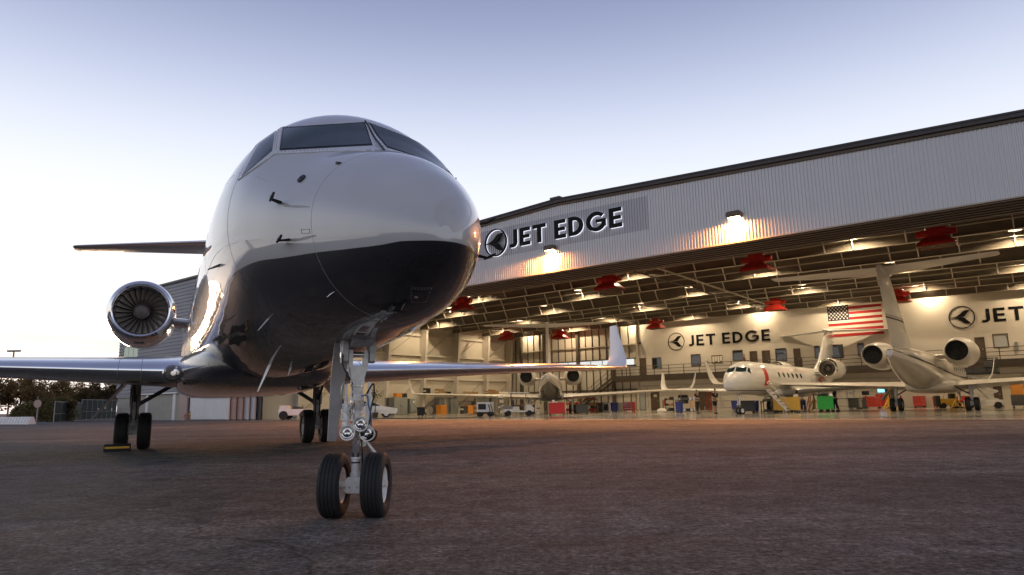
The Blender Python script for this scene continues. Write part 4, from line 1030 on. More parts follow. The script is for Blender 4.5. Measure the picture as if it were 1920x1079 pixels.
sign('wall_sign', 'black wall lettering with round emblem above the window with the pale blind', -5.35, 7.12, 1.16, DB - .012, 0, 8.6, .03, 'sign_black', er=(-1.45, .60, .98))

# ---- flag
fl = empty('flag', 'large striped flag with white stars on a dark canton hung on the wall', 'flag', (-17.72, DB - .01, 6.76), 0, hangar=True)
FW, FH = 4.75, 3.34
for k in range(13):
    MB().box(0 if k < 6 or True else 0, FW, -.012, 0, FH * k / 13, FH * (k + 1) / 13).build('stripe', 'flag_red' if k % 2 == 0 else 'flag_white', fl, 0)
MB().box(-.001, FW * .4, -.016, -.013, FH * 6 / 13, FH + .001).build('canton', 'flag_blue', fl, 0)
sm = MB(); pts = []
for i in range(10):
    r = .105 if i % 2 == 0 else .042; pts.append((r * math.sin(2 * PI * i / 10), r * math.cos(2 * PI * i / 10)))
stm = sm.prism(pts, -.004, 0).mesh('star', 'flag_white', 0)
for row in range(9):
    n = 6 if row % 2 == 0 else 5
    for i in range(n):
        x = FW * .4 * ((i + .5) / 6 if n == 6 else (i + 1) / 6); z = FH * 6 / 13 + (FH * 7 / 13) * (row + 1) / 10
        inst(stm, 'star', fl, (x, -.017, z))

# ---- wall lamps on the facade
def wall_lamp(hx, z, label):
    r = empty('wall_lamp', label, 'lamp', (hx, -.06, z), 0, hangar=True)
    MB().prism([(-.0, 0)] * 0 or [(-.32, -.16), (.32, -.16), (.38, .02), (.30, .14), (-.30, .14), (-.38, .02)], -.30, -.002).build('housing', 'bronze_trim', r)
    MB().box(-.28, .28, -.27, -.05, -.185, -.162).build('lens', 'bulb_wall', r)
    l = bpy.data.lights.new('wall_lamp_light', 'AREA'); l.shape = 'RECTANGLE'; l.size = .5; l.size_y = .16; l.energy = 1150; l.color = (1.0, .36, .09); l.spread = R(178)
    lo = bpy.data.objects.new('light', l); COL.objects.link(lo); lo.parent = r; lo.location = (0, -.22, -.22); lo.rotation_euler = (R(-26), 0, 0)
wall_lamp(-23.5, 10.15, 'glowing wall lamp on the facade just below the raised lettering')
wall_lamp(-34.9, 10.15, 'added glowing wall lamp, unseen behind the near jet, between the round emblem and the stacked door leaves')  # unseen lamp added so that its glow reaches the asphalt
wall_lamp(-12.2, 10.10, 'glowing wall lamp on bare facade cladding, away from the lettering')

# ---- high bay lamps
hb_shade = MB().lathe([(.34, .05), (.32, .12), (.20, .20), (-.06, .34), (-.07, .335), (.18, .19), (.30, .10)], axis='z', n=20).mesh('lamp_shade', 'steel', 35)
hb_rod = MB().tube([(0, 0, .3), (0, 0, 1.3)], .015, 6).mesh('rod', 'steel_dark')
hb_bulb = MB().lathe([(.10, .02), (.06, .09), (-.02, .11), (-.08, .07), (-.10, .001)], axis='z', n=14).mesh('bulb', 'bulb')
LAMP_W = 780
hbl = bpy.data.lights.new('high_bay_light', 'POINT'); hbl.energy = LAMP_W; hbl.color = (1.0, .76, .48); hbl.shadow_soft_size = .10
for j, fd in enumerate(FR[2:] + [38.6]):
    d = fd - 1.35
    for i, hx in enumerate((-54, -46.5, -39, -31.5, -24, -16.5, -9, -1.5, 6)):
        if (i + j) % 2: continue
        r = empty('high_bay_lamp', 'round hall lamp hanging on a rod below the dark roof beams', 'lamp', (hx, d, 10.35), 0, 'hall lamps below the roof', hangar=True)
        inst(hb_shade, 'lamp_shade', r); inst(hb_rod, 'rod', r); inst(hb_bulb, 'bulb', r, (0, 0, .20))
        lo = bpy.data.objects.new('light', hbl); COL.objects.link(lo); lo.parent = r; lo.location = (0, 0, .085)

# ---- red foam generators under the roof
def foam(hx, d, z, label, rz=0.0):
    r = empty('foam_generator', label, 'fire equipment', (hx, d, z), rz, 'red units hanging under the roof', hangar=True)
    b, t = .82, .46
    hood = MB().loft([[(-b, -b * .8, .0), (b, -b * .8, .0), (b, b * .8, .0), (-b, b * .8, .0)], [(-b, -b * .8, .14), (b, -b * .8, .14), (b, b * .8, .14), (-b, b * .8, .14)], [(-t, -t, .46), (t, -t, .46), (t, t, .46), (-t, t, .46)]]).build('hood', 'red_paint', r, 20)
    MB().box(-b + .03, b - .03, -b * .8 + .03, b * .8 - .03, .03, .05).build('screen', 'wood', r)
    mb = MB()
    for k in range(14): mb.box(-b + .08 + k * .125, -b + .11 + k * .125, -b * .8 + .03, b * .8 - .03, .0, .028)
    tag(mb.build('grille', 'steel_dark', r), kind='stuff')
    MB().lathe([(.44, .42), (.50, .47), (1.00, .47), (1.06, .42), (1.06, .001)], axis='z', n=28).build('drum', 'red_paint', r)
    for s in (-1, 1):
        MB().lathe([(0, .001), (0, .17), (.42, .17), (.44, .12), (.44, .001)], c=(s * .45 if s > 0 else -.87, 0, .72), axis='x', n=16).build('motor', 'red_paint', r)
    MB().box(-.62, .62, -.52, -.475, .62, .80).build('manifold', 'red_paint', r)
    for s in (-1, 1): MB().tube([(s * .45, 0, 1.06), (s * .45, 0, 2.5)], .02, 6).build('hanger', 'steel_dark', r)
_fg = [(868, 583, 8.25, 'red hanging foam unit over the opening, just beside the near jet nose'), (1143, 545, 8.25, 'red hanging foam unit over the opening, below the end of the raised lettering'),
       (1420, 510, 8.25, 'red hanging foam unit over the opening, beside the crossing pipes, under the second wall lamp'), (1758, 463, 8.25, 'dark red hanging foam unit over the opening, above the silver jet tailplane'),
       (1230, 617, 8.5, 'red hanging foam unit above the round emblem on the cream wall'), (1455, 583, 8.6, 'red hanging foam unit at the end of the diagonal roof pipes'),
       (1050, 636, 8.5, 'red hanging foam unit above the tailplane of the dark jet'), (950, 638, 8.5, 'red hanging foam unit where side wall and window bays meet'), (1685, 568, 8.5, 'red hanging foam unit between the silver jet fin and the cream wall')]
for x, y, z, lb in _fg:
    p = on_z(x, y, z); foam(p[0], min(p[1], 36), z, lb)

# ================================================================== jets inside the hangar
DROP = {'radome_boot', 'panel_seam', 'window_seal', 'placard', 'bolt', 'fitting', 'clamp', 'hydraulic_line', 'rivets', 'pitot_probe', 'vane', 'ice_detector', 'access_panel', 'slat_joint', 'hose', 'centre_seal', 'radome_seam', 'light_panel', 'drain_panel', 'door_seam', 'spinner_ring', 'bulb_cover', 'reflector', 'steering_cylinder', 'torque_link', 'blade_antenna', 'light_bracket', 'collar', 'flap_fairing', 'light_rim'}
def copy_jet(swap, drop=DROP):
    def rec(o, parent):
        base = o.name.split('.')[0]
        if base in drop: return None
        c = o.copy(); COL.objects.link(c)
        if parent is not None: c.parent = parent
        if c.type == 'MESH' and c.material_slots:
            m = swap.get((base, o.data.materials[0].name)) or swap.get(o.data.materials[0].name)
            if m: c.material_slots[0].link = 'OBJECT'; c.material_slots[0].material = MATS[m]
        for ch in list(o.children): rec(ch, c)
        return c
    r = rec(jet, None)
    for k in ('label', 'category', 'group'):
        if k in r: del r[k]
    return r
def place_s(o, loc, rz, s):
    o.matrix_world = HM @ Matrix.Translation(Vector(loc)) @ Matrix.Rotation(rz, 4, 'Z') @ Matrix.Scale(s, 4)
WH = {'jet_paint': 'paint_white', 'dark_paint': 'white_paint', 'nacelle_paint': 'white_paint', 'wing_under': 'white_paint', 'polished': 'white_paint', 'frame_metal': 'white_paint'}
wj = copy_jet(WH); tag(wj, 'all-white business jet facing out of the hangar with its airstair down', 'jet')
p = floor_at(1387, 46.5); place_s(wj, (p[0], p[1], .006), -PI / 2, .92)
patch(MB(), [(-2.35, .62), (-3.15, .62), (-3.15, -.45), (-2.35, -.45)], 6, 8, .006).build('doorway', 'red_cart', wj)
mb = MB()
air = MB().bar((-2.75, 1.2, 1.72), (-2.75, 2.55, .18), .72, .09).build('airstair', 'white_paint', wj)
for k in range(6):
    t = (k + .5) / 6; MB().box(-3.05, -2.45, 1.2 + 1.35 * t - .02, 1.2 + 1.35 * t + .2, 1.72 - 1.54 * t + .03, 1.72 - 1.54 * t + .07).build('step', 'grey_steel', air)
for s in (-.34, .34): MB().tube([(-2.75 + s, 1.2, 2.3), (-2.75 + s, 2.3, 1.05), (-2.75 + s, 2.5, .3)], .018, 8).build('handrail', 'steel', air)
SV = {'jet_paint': 'paint_silver', 'dark_paint': 'silver_paint', 'nacelle_paint': 'silver_paint', 'white_paint': 'silver_paint', 'wing_under': 'silver_paint', 'polished': 'silver_paint'}
sj = copy_jet(SV, DROP | {'spinner', 'fan_blade'}); tag(sj, 'silver business jet with dark stripe parked tail towards the opening, tall T tail', 'jet')
p = floor_at(1752, 46.0); place_s(sj, (p[0], p[1] + 13.6 * .98, .006), PI / 2, .98)
for z, w in ((5.15, .10), (5.32, .03)):
    x0 = -21.2 - (z - 4.6) * 1.10; c = 5.0 - (z - 4.6) * .613
    MB().loft([[(q[0], q[1] * 1.03, zz) for q in foil(x0 + .02 - (zz - z) * 1.1, 0, zz, c - (zz - z) * .613 + .03, .088, vert=True, camber=0)] for zz in (z, z + w)], cap=True).build('fin_stripe', 'black', sj)
DK = {'jet_paint': 'paint_dark', 'nacelle_paint': 'silver_paint', 'white_paint': 'silver_paint', 'wing_under': 'silver_paint', 'polished': 'chrome'}
dj = copy_jet(DK, DROP | {'spinner', 'fan_blade'}); tag(dj, 'business jet with black underside seen from behind, deep in the hangar by the window bays', 'jet')
p = floor_at(1034, 67.0); rz = R(86) - H_ANG
place_s(dj, (p[0] + 13.6 * .92 * math.cos(rz), p[1] + 13.6 * .92 * math.sin(rz), .006), rz, .92)

# ================================================================== people
def person(name, label, hx, d, rz, arms, lean=0.0, trousers='cloth_black', shirt='cloth_black', shorts=False, z0=.004, group='people working in the hangar', legs=((.0, .1), (.0, -.1))):
    root = empty(name, label, 'person', (hx, d, z0), rz, group, hangar=True)      # faces local -y
    def skinned(nm, pts, edges, rad, m, par):
        me = bpy.data.meshes.new(nm); me.from_pydata(pts, edges, []); o = bpy.data.objects.new(nm, me); COL.objects.link(o); o.parent = par
        me.materials.append(MATS[m])
        md = o.modifiers.new('skin', 'SKIN'); md.use_smooth_shade = True
        for v, r_ in zip(me.skin_vertices[0].data, rad): v.radius = (r_, r_) if not isinstance(r_, tuple) else r_
        me.skin_vertices[0].data[0].use_root = True
        sd_ = o.modifiers.new('sub', 'SUBSURF'); sd_.levels = 1; sd_.render_levels = 1
        return o
    ly = -lean
    hip = (0, 0, .93); waist = (0, ly * .3, 1.10); chest = (0, ly * .8, 1.34); neck = (0, ly, 1.48); head0 = (0, ly - .01, 1.57); head1 = (0, ly - .02, 1.70)
    pts = [hip, waist, chest, neck, head0, head1]; ed = [(0, 1), (1, 2), (2, 3), (3, 4), (4, 5)]; rad = [(.15, .11), (.14, .10), (.17, .11), .055, (.075, .09), (.075, .09)]
    tors = [0, 1, 2]
    arm_ix = []
    for s, (el, hd) in zip((1, -1), arms):
        i = len(pts); sh_ = (s * .19, ly * .85, 1.42); pts += [sh_, (el[0] * s, el[1], el[2]), (hd[0] * s, hd[1], hd[2]), (hd[0] * s, hd[1] - .09, hd[2] - .03)]
        ed += [(2, i), (i, i + 1), (i + 1, i + 2), (i + 2, i + 3)]; rad += [.06, .045, .032, (.04, .022)]; arm_ix.append(i)
    leg_ix = []
    for s, (kx, fy) in zip((1, -1), legs):
        i = len(pts); pts += [(s * .09, 0, .86), (s * (.10 + kx), fy * .4 - .02, .48), (s * (.11 + kx), fy, .08), (s * (.12 + kx), fy - .14, .045)]
        ed += [(0, i), (i, i + 1), (i + 1, i + 2), (i + 2, i + 3)]; rad += [.085, .06, .045, (.045, .035)]; leg_ix.append(i)
    skinned('body', pts, ed, rad, 'skin', root)
    # shirt
    P = [hip, waist, chest, (0, ly * .95, 1.45)]; E = [(0, 1), (1, 2), (2, 3)]; Q = [(.165, .125), (.16, .12), (.19, .13), .075]
    P[0] = (0, 0, .96)
    for i in arm_ix:
        a, b = Vector(pts[i]), Vector(pts[i + 1]); k = len(P); P += [tuple(a), tuple(a.lerp(b, .75))]; E += [(2, k), (k, k + 1)]; Q += [.075, .062]
    skinned('shirt', P, E, Q, shirt, root)
    P = [(0, 0, .97)]; E = []; Q = [(.155, .12)]
    for i in leg_ix:
        a, b, c = (Vector(pts[i + j]) for j in range(3)); k = len(P); P += [tuple(a), tuple(b if not shorts else a.lerp(b, .9))]; E += [(0, k), (k, k + 1)]; Q += [.105, .085]
        if not shorts: P.append(tuple(c + Vector((0, 0, .02)))); E.append((k + 1, k + 2)); Q.append(.07)
    skinned('trousers', P, E, Q, trousers, root)
    skinned('hair', [(0, ly + .01, 1.66), (0, ly - .005, 1.735), (0, ly - .05, 1.755)], [(0, 1), (1, 2)], [(.083, .09), (.080, .088), (.05, .045)], 'hair_dark', root)
    for i in leg_ix:
        c = Vector(pts[i + 2]); MB().bbox(c.x - .05, c.x + .05, c.y - .20, c.y + .07, .0, .10, .03).build('shoe', 'black', root)
    return root
DOWN = ((.24, .02, 1.14), (.25, -.06, .90)); FWD = ((.24, -.06, 1.16), (.20, -.32, 1.10)); HOLD = ((.23, -.08, 1.15), (.08, -.33, 1.05)); UP = ((.26, -.22, 1.42), (.22, -.48, 1.52))
def fpos(px, Z): q = floor_at(px, Z); return q[0], q[1]
x, d = fpos(1308, 53); person('person', 'person in black standing with one arm held forward, beside the blue bin', x, d, R(75), (DOWN, FWD))
x, d = fpos(1341, 50); person('person', 'person in black shorts bending slightly at the white jet nose wheel', x, d, R(60), (FWD, HOLD), lean=.08, shorts=True)
x, d = fpos(1462, 53.5); person('person', 'person in black reaching up under the white jet, behind the yellow cart', x, d, R(-70), (UP, HOLD), lean=.14)
x, d = fpos(1482, 54); person('person', 'person in black standing upright behind the yellow cart', x, d, R(-40), (HOLD, DOWN))
x, d = fpos(1568, 52); person('person', 'person in dark overalls walking beside the green cart', x, d, R(-60), (DOWN, HOLD), trousers='cloth_navy', shirt='cloth_navy', legs=((.0, .16), (.0, -.14)))
q = on_d(1397, 690, DB - .8); person('person', 'person in black standing up on the walkway by the closed doors', q[0], DB - .8, R(100), (HOLD, DOWN), z0=DECK + .002)

# ================================================================== carts, chests and other gear on the hangar floor
FZ = .006
caster = MB().lathe([(-.02, .001), (-.02, .06), (.02, .06), (.02, .001)], axis='y', n=14).box(-.02, .02, -.035, -.025, 0, .10).box(-.02, .02, .025, .035, 0, .10).box(-.035, .035, -.035, .035, .10, .115).mesh('caster', 'black')
def work_cart(name, label, px, Z, rz, w, dp, h, m, cat='cart', lift=.13, top=None, group=None):
    x, d = fpos(px, Z); r = empty(name, label, cat, (x, d, FZ), rz, group, hangar=True)
    MB().bbox(-w / 2, w / 2, -dp / 2, dp / 2, lift, h, .015).build('body', m, r, 25)
    MB().box(-w / 2 - .02, w / 2 + .02, -dp / 2 - .02, dp / 2 + .02, h, h + .035).build('tray', top or 'dark_grey', r)
    MB().tube([(w / 2 + .02, -dp / 3, h - .08), (w / 2 + .12, -dp / 3, h - .05), (w / 2 + .12, dp / 3, h - .05), (w / 2 + .02, dp / 3, h - .08)], .014, 8).build('handle', 'steel', r)
    for sx in (-1, 1):
        for sy in (-1, 1): inst(caster, 'caster', r, (sx * (w / 2 - .1), sy * (dp / 2 - .08), .06), (0, 0, random.uniform(-1, 1)), (1, 1, 1.06))
    return r
yc = work_cart('work_cart', 'big yellow boxy cart on casters under the white jet wing', 1476, 48, R(5), 1.62, .7, 1.04, 'yellow_cart', lift=.2, top='yellow_cart')
gc = work_cart('work_cart', 'bright green boxy cart on casters under the white jet wing', 1549, 48, R(14), 1.0, .85, 1.06, 'green_cart', lift=.2, top='green_cart')
rc = work_cart('work_cart', 'plain red boxy cart on casters behind the dark jet tail', 1044, 55, R(38), 1.22, .7, .95, 'red_cart', lift=.14, top='red_cart')
def small_stuff(par, z, spec):
    for nm, x, y, w, dp, h, m in spec: MB().bbox(x - w / 2, x + w / 2, y - dp / 2, y + dp / 2, z, z + h, .02).build(nm, m, par)
def on_top(name, label, cat, root, x, y, z, shape, m):
    o = shape.build(name, m); o.matrix_world = root.matrix_world @ Matrix.Translation((x, y, z)); tag(o, label, cat); return o
on_top('tool_bag', 'black soft tool bag heaped on the green cart', 'bag', gc, -.1, 0, 1.097, MB().loft([[(.36 * math.cos(t) * k, .24 * math.sin(t) * k, z + .03 * math.sin(3 * t)) for t in np.linspace(0, 2 * PI, 17)[:-1]] for k, z in ((.9, .03), (1.0, .1), (.8, .22), (.45, .28), (.1, .29))], cap=True), 'black')
on_top('helmet', 'white hard hat resting on the green cart', 'helmet', gc, .36, .1, 1.097, MB().lathe([(0, .16), (.02, .13), (.08, .12), (.13, .07), (.15, .001)], axis='z', n=16), 'white_metal')
on_top('paper_box', 'white paper box on the yellow cart beside the upright person', 'box', yc, .6, .1, 1.077, MB().bbox(-.14, .14, -.1, .1, 0, .16, .02), 'flag_white')
on_top('parts_box', 'white parts box standing on the red cart', 'box', rc, -.25, 0, .987, MB().bbox(-.12, .12, -.1, .1, 0, .22, .02), 'white_metal')
on_top('parts_box', 'low grey parts box lying on the red cart', 'box', rc, .3, 0, .987, MB().bbox(-.2, .2, -.1, .1, 0, .08, .02), 'grey_steel')

def tool_chest(label, px, Z, rz, w, h, rows, m='red_paint', group='tool chests'):
    x, d = fpos(px, Z); r = empty('tool_chest', label, 'tool chest', (x, d, FZ), rz, group, hangar=True); dp = .55
    MB().box(-w / 2, w / 2, -dp / 2, dp / 2, .14, h).build('body', m, r)
    for c in range(2):
        wc = w * (.62 if c == 0 else .38); x0 = -w / 2 + (0 if c == 0 else w * .62)
        for k in range(rows):
            z0 = .18 + (h - .24) * k / rows; z1 = .18 + (h - .24) * (k + 1) / rows - .015
            dr = MB().bbox(x0 + .02, x0 + wc - .02, -dp / 2 - .018, -dp / 2 - .002, z0, z1, .006).build('drawer', m, r)
            MB().box(x0 + .05, x0 + wc - .05, -dp / 2 - .032, -dp / 2 - .0185, z1 - .03, z1 - .012).build('handle', 'chrome', dr)
    for sx in (-1, 1):
        for sy in (-1, 1): inst(caster, 'caster', r, (sx * (w / 2 - .1), sy * .2, .06))
    return r
tc1 = tool_chest('wide red tool chest with many drawers between black cabinet and brown door', 1637, 62, R(2), 1.35, 1.05, 6)
tool_chest('tall red tool chest beside the open silver jet gear door', 1656, 63, R(2), .9, 1.25, 7)
tool_chest('red tool chest with low drawers below the staircase', 1180, 68, R(2), 1.1, .95, 4)
tool_chest('dark red tool chest beyond the silver jet wheels', 1726, 62, R(-3), .9, 1.0, 5)

def cabinet(label, px, Z, w, h, m='grey_steel', dp=.6, rz=0.0, cat='cabinet', group='steel cabinets along the walls', side=False, n=2):
    if side: q = on_x(px, 770, XL + .9); x, d = XL + .75, q[1]; rz = PI / 2
    else: x, d = fpos(px, Z)
    r = empty('storage_cabinet', label, cat, (x, d, FZ), rz, group, hangar=True)
    MB().box(-w / 2, w / 2, -dp / 2 + .02, dp / 2, .0, h).build('body', m, r)
    for k in range(n):
        a = -w / 2 + w * k / n; dd = MB().bbox(a + .012, a + w / n - .012, -dp / 2 - .004, -dp / 2 + .018, .06, h - .03, .008).build('door', m, r)
        hx_ = a + (w / n - .08 if k % 2 == 0 else .05); MB().box(hx_, hx_ + .03, -dp / 2 - .03, -dp / 2 - .0045, h * .48, h * .56).build('handle', 'steel', dd)
    return r
c1 = cabinet('grey two-door cabinet with orange crate on top, near the potted tree', 750, 0, 1.9, 1.9, side=True)
c2 = cabinet('tall narrow black cabinet beside the grey one with the orange crate', 732, 0, .8, 1.85, m='dark_grey', side=True, n=1)
cabinet('grey two-door cabinet under the shelf beside the black bin', 833, 0, 1.9, 1.75, side=True)
cabinet('grey cabinet under the shelf beside the orange crates', 848, 0, 1.6, 1.75, side=True)
cabinet('grey cabinet pair under the shelf behind the white power cart', 905, 0, 2.2, 1.75, side=True)
cabinet('last grey cabinet under the shelf, nearest the window bays', 930, 0, 2.0, 1.75, side=True)
cabinet('low black cabinet behind the dark jet wing, near the blue drum', 1126, 70, 2.0, .95, m='dark_grey')
cabinet('black storage cabinet next to the wide red tool chest and wire rack', 1617, 62.5, .9, .95, m='dark_grey')
x, d = fpos(771, 60); r = empty('parts_washer', 'olive workshop machine with white panel beside the grey cabinet', 'machine', (XL + .8, on_x(771, 770, XL + .8)[1], FZ), PI / 2, hangar=True)
MB().bbox(-.45, .45, -.4, .4, .1, 1.1, .03).build('body', 'grey_steel', r); MB().bbox(-.4, .4, -.2, .4, 1.1, 1.75, .03).build('hood', 'grey_steel', r); MB().box(.05, .3, -.215, -.202, 1.25, 1.5).build('panel', 'white_metal', r); MB().box(-.42, .42, -.44, -.402, .3, .36).build('shelf_lip', 'steel', r)

def crate(name, label, x, d, z, w, dp, h, m, rz=0.0, cat='box', slat=False, group=None):
    r = empty(name, label, cat, (x, d, z), rz, group, hangar=True)
    MB().bbox(-w / 2, w / 2, -dp / 2, dp / 2, 0, h, .012).build('body', m, r, 25)
    if slat:
        for k in range(4): MB().box(-w / 2 - .012, -w / 2 - .001, -dp / 2, dp / 2, h * k / 4 + .02, h * (k + 1) / 4 - .02).box(-w / 2, w / 2, -dp / 2 - .012, -dp / 2 - .001, h * k / 4 + .02, h * (k + 1) / 4 - .02).build('slat', m, r)
    else:
        MB().box(-.03, .03, -dp / 2 - .003, dp / 2 + .003, h + .0005, h + .002).build('tape', 'steel_beige', r)
        MB().box(-w / 2 + .03, w / 2 - .03, -dp / 2 - .003, -dp / 2 - .0005, h * .45, h * .7).build('printed_label', 'flag_white', r)
    return r
LW = XL + .85
def ldep(px, y=770): return on_x(px, y, LW)[1]
crate('wooden_crate', 'orange wooden crate standing on the grey cabinet near the potted tree', LW - .05, ldep(746), 1.906, .5, .8, .42, 'orange_paint', slat=True)
crate('equipment_case', 'black equipment case on the grey cabinet beside the orange crate', LW - .05, ldep(757), 1.906, .5, .6, .4, 'black')
crate('wooden_crate', 'orange wooden crate on the floor beside the drum fan', LW + .9, ldep(817), FZ, .8, .9, 1.0, 'orange_paint', slat=True)
crate('wooden_crate', 'smaller orange wooden crate on the floor before the grey cabinets', LW + .9, ldep(868), FZ, .7, .9, .9, 'orange_paint', slat=True)
crate('equipment_case', 'dark equipment case on the floor next to the smaller orange crate', LW + .9, ldep(860), FZ, .6, .8, .8, 'dark_grey')
for k in range(2):
    for j in range(2): crate('pallet_box', ('lower ' if k == 0 else 'upper ') + ('outer' if j == 0 else 'inner') + ' cardboard box of the floor pile by the power cart', LW + 1.0, ldep(885) + j * .95, FZ + .52 * k, .7, .9, .5, 'cardboard', group='cardboard pile on the floor')
SZ = 2.166
for px, w, dp, h, m, lb in ((799, .5, .7, .72, 'black', 'black loudspeaker-like case ending the shelf near the parked car'), (823, .6, .95, .66, 'cardboard', 'large cardboard carton on the shelf beside the black case'), (838, .5, .6, .34, 'black', 'small black box on the shelf between two cartons'),
                            (858, .5, 1.2, .16, 'cardboard', 'flat cardboard carton lying on the shelf'), (873, .55, .6, .36, 'cardboard', 'cardboard carton starting the row on the shelf'), (881, .5, .6, .36, 'cardboard', 'middle cardboard carton of the row on the shelf'), (889, .5, .7, .34, 'cardboard', 'cardboard carton ending the row on the shelf'),
                            (915, .5, .8, .45, 'cardboard', 'brown carton at the foot of the heap on the shelf'), (921, .5, .9, .62, 'cardboard', 'tall brown carton in the heap on the shelf'), (928, .5, .8, .45, 'wood', 'honey brown carton beside the white sacks on the shelf')):
    crate('carton' if m in ('cardboard', 'wood') else 'equipment_case', lb, XL + .95, ldep(px, 740), SZ, w, dp, h, m)
for k, (px, lb) in enumerate(((935, 'plump white sack on the shelf next to the brown heap'), (941, 'middle white sack on the shelf'), (947, 'last white sack on the shelf near the window bays'))):
    o = MB().loft([[(a * math.cos(t), a * 1.25 * math.sin(t), z) for t in np.linspace(0, 2 * PI, 15)[:-1]] for a, z in ((.28, 0), (.38, .10), (.36, .24), (.22, .34), (.06, .37))], cap=True).build('sack', 'flag_white'); o.matrix_world = HM @ Matrix.Translation((XL + .95, ldep(px, 740), SZ)); tag(o, lb, 'sack')
def bin_(name, label, px, Z, r0, h, m, cat='bin'):
    x, d = fpos(px, Z); r = empty(name, label, cat, (x, d, FZ), 0, None, hangar=True)
    MB().lathe([(.10, .001), (.10, r0 * .85), (h, r0), (h, r0 * .94), (.14, r0 * .78), (.14, .001)], axis='z', n=24).build('tub', m, r); MB().lathe([(h - .03, r0 + .001), (h - .03, r0 + .025), (h + .02, r0 + .025), (h + .02, r0 * .93)], axis='z', n=24).build('rim', m, r)
    for k in range(4): inst(caster, 'caster', r, (r0 * .6 * math.cos(k * PI / 2), r0 * .6 * math.sin(k * PI / 2), .05), (0, 0, k), (.85, .85, .85))
    return r
bin_('rubbish_bin', 'blue plastic bin on wheels between workbench and person in black', 1274, 56, .31, .85, 'blue_plastic')
bin_('rubbish_bin', 'blue plastic bin on wheels under the white jet airstair', 1416, 52, .30, .85, 'blue_plastic')
bin_('rubbish_bin', 'dark blue drum beside the small white refrigerator', 1152, 68, .38, .9, 'blue_plastic', 'drum')
bin_('rubbish_bin', 'black bin on the floor beside the drum fan', 789, 62, .36, .8, 'black')
def cone(label, px, Z):
    x, d = fpos(px, Z); r = empty('traffic_cone', label, 'cone', (x, d, FZ), 0, None, hangar=True)
    MB().box(-.19, .19, -.19, .19, 0, .03).build('base', 'orange_paint', r); MB().lathe([(.03, .14), (.32, .075)], axis='z', n=18).lathe([(.42, .055), (.70, .02), (.70, .001)], axis='z', n=18).build('shell', 'orange_cone', r); MB().lathe([(.32, .076), (.42, .056)], axis='z', n=18).build('collar', 'flag_white', r)
mat('orange_cone', (.7, .10, .02), .5)
cone('orange traffic cone at the foot of the cream wall corner', 1190, 70)
# small refrigerator
x, d = fpos(1139, 69); r = empty('refrigerator', 'small white refrigerator with dark glass door by the blue drum', 'refrigerator', (x, d, FZ), 0, None, hangar=True)
MB().bbox(-.35, .35, -.3, .3, .03, .9, .02).build('body', 'white_metal', r); MB().box(-.26, .26, -.312, -.302, .14, .8).build('glass_door', 'pane_dark', r); MB().box(.27, .30, -.34, -.302, .3, .6).build('handle', 'steel', r)
# shelf racks and workbenches
def rack(label, px, Z, w, h, levels, items, rz=0.0, m='wood', dp=.5):
    x, d = fpos(px, Z); r = empty('shelf_rack', label, 'rack', (x, d, FZ), rz, None, hangar=True)
    for sx in (-1, 1):
        for sy in (-1, 1): MB().box(sx * w / 2 - .025, sx * w / 2 + .025, sy * dp / 2 - .025, sy * dp / 2 + .025, 0, h).build('upright', m, r)
    for k in range(levels): MB().box(-w / 2 + .026, w / 2 - .026, -dp / 2, dp / 2, .12 + (h - .15) * k / max(1, levels - 1) - .03, .12 + (h - .15) * k / max(1, levels - 1)).build('board', m, r)
    rg = random.Random(px)
    for k in range(levels):
        z = .121 + (h - .15) * k / max(1, levels - 1); xx = -w / 2 + .1
        while xx < w / 2 - .2:
            ww = rg.uniform(.12, .3); hh = rg.uniform(.1, .28)
            o = MB().bbox(0, ww, -.15, .15, 0, hh, .015).build('parts_bin', rg.choice(items), None); o.matrix_world = r.matrix_world @ Matrix.Translation((xx, 0, z))
            tag(o, 'small parts bin standing on the ' + label.split(',')[0], 'parts bin', 'parts bins on the racks'); xx += ww + rg.uniform(.03, .12)
    return r
rack('orange wooden rack, low under the dark jet wing', 1107, 69, 1.4, 1.25, 3, ['orange_paint', 'wood', 'red_cart', 'dark_grey'])
rack('long red-topped wooden rack, beyond the red cart', 1075, 72, 1.8, 1.5, 3, ['red_cart', 'wood', 'orange_paint'])
rack('black wheeled rack, between white cushion and brown doors', 1256, 62, 1.0, 1.1, 3, ['black', 'dark_grey', 'cardboard'], m='black')
rack('black steel bench rack, behind the blue bin', 1290, 58, 1.6, 1.05, 2, ['dark_grey', 'steel', 'cardboard', 'black'], m='black')
rack('black steel trestle rack, next to the yellow cart', 1441, 49, .8, .85, 2, ['black', 'dark_grey'], m='black')
rack('thin wire rack, next to the black storage cabinet', 1597, 62.5, .6, 1.9, 4, ['dark_grey', 'steel'], m='steel')
rack('paper-box rack, behind the golf cart', 941, 66, .9, 1.6, 4, ['flag_white', 'cardboard'], m='steel_beige')
def monitor(label, px, Z, z, lit):
    x, d = fpos(px, Z); r = empty('monitor', label, 'monitor', (x, d, z), 0, None, hangar=True)
    MB().bbox(-.3, .3, -.02, .02, .12, .48, .01).build('case', 'black', r); MB().box(-.28, .28, -.026, -.021, .15, .46).build('screen', lit, r); MB().box(-.03, .03, 0, .03, .0, .12).box(-.12, .12, -.08, .1, 0, .015).build('stand', 'black', r)
mat('screen_lit', (.05, .2, .25), .2, emit=(.25, .75, .9), estr=1.2)
monitor('dark computer monitor standing on the wide red tool chest', 1626, 62, 1.056, 'black_gloss'); monitor('computer monitor with glowing screen on the tall red tool chest', 1656, 63, 1.256, 'screen_lit')

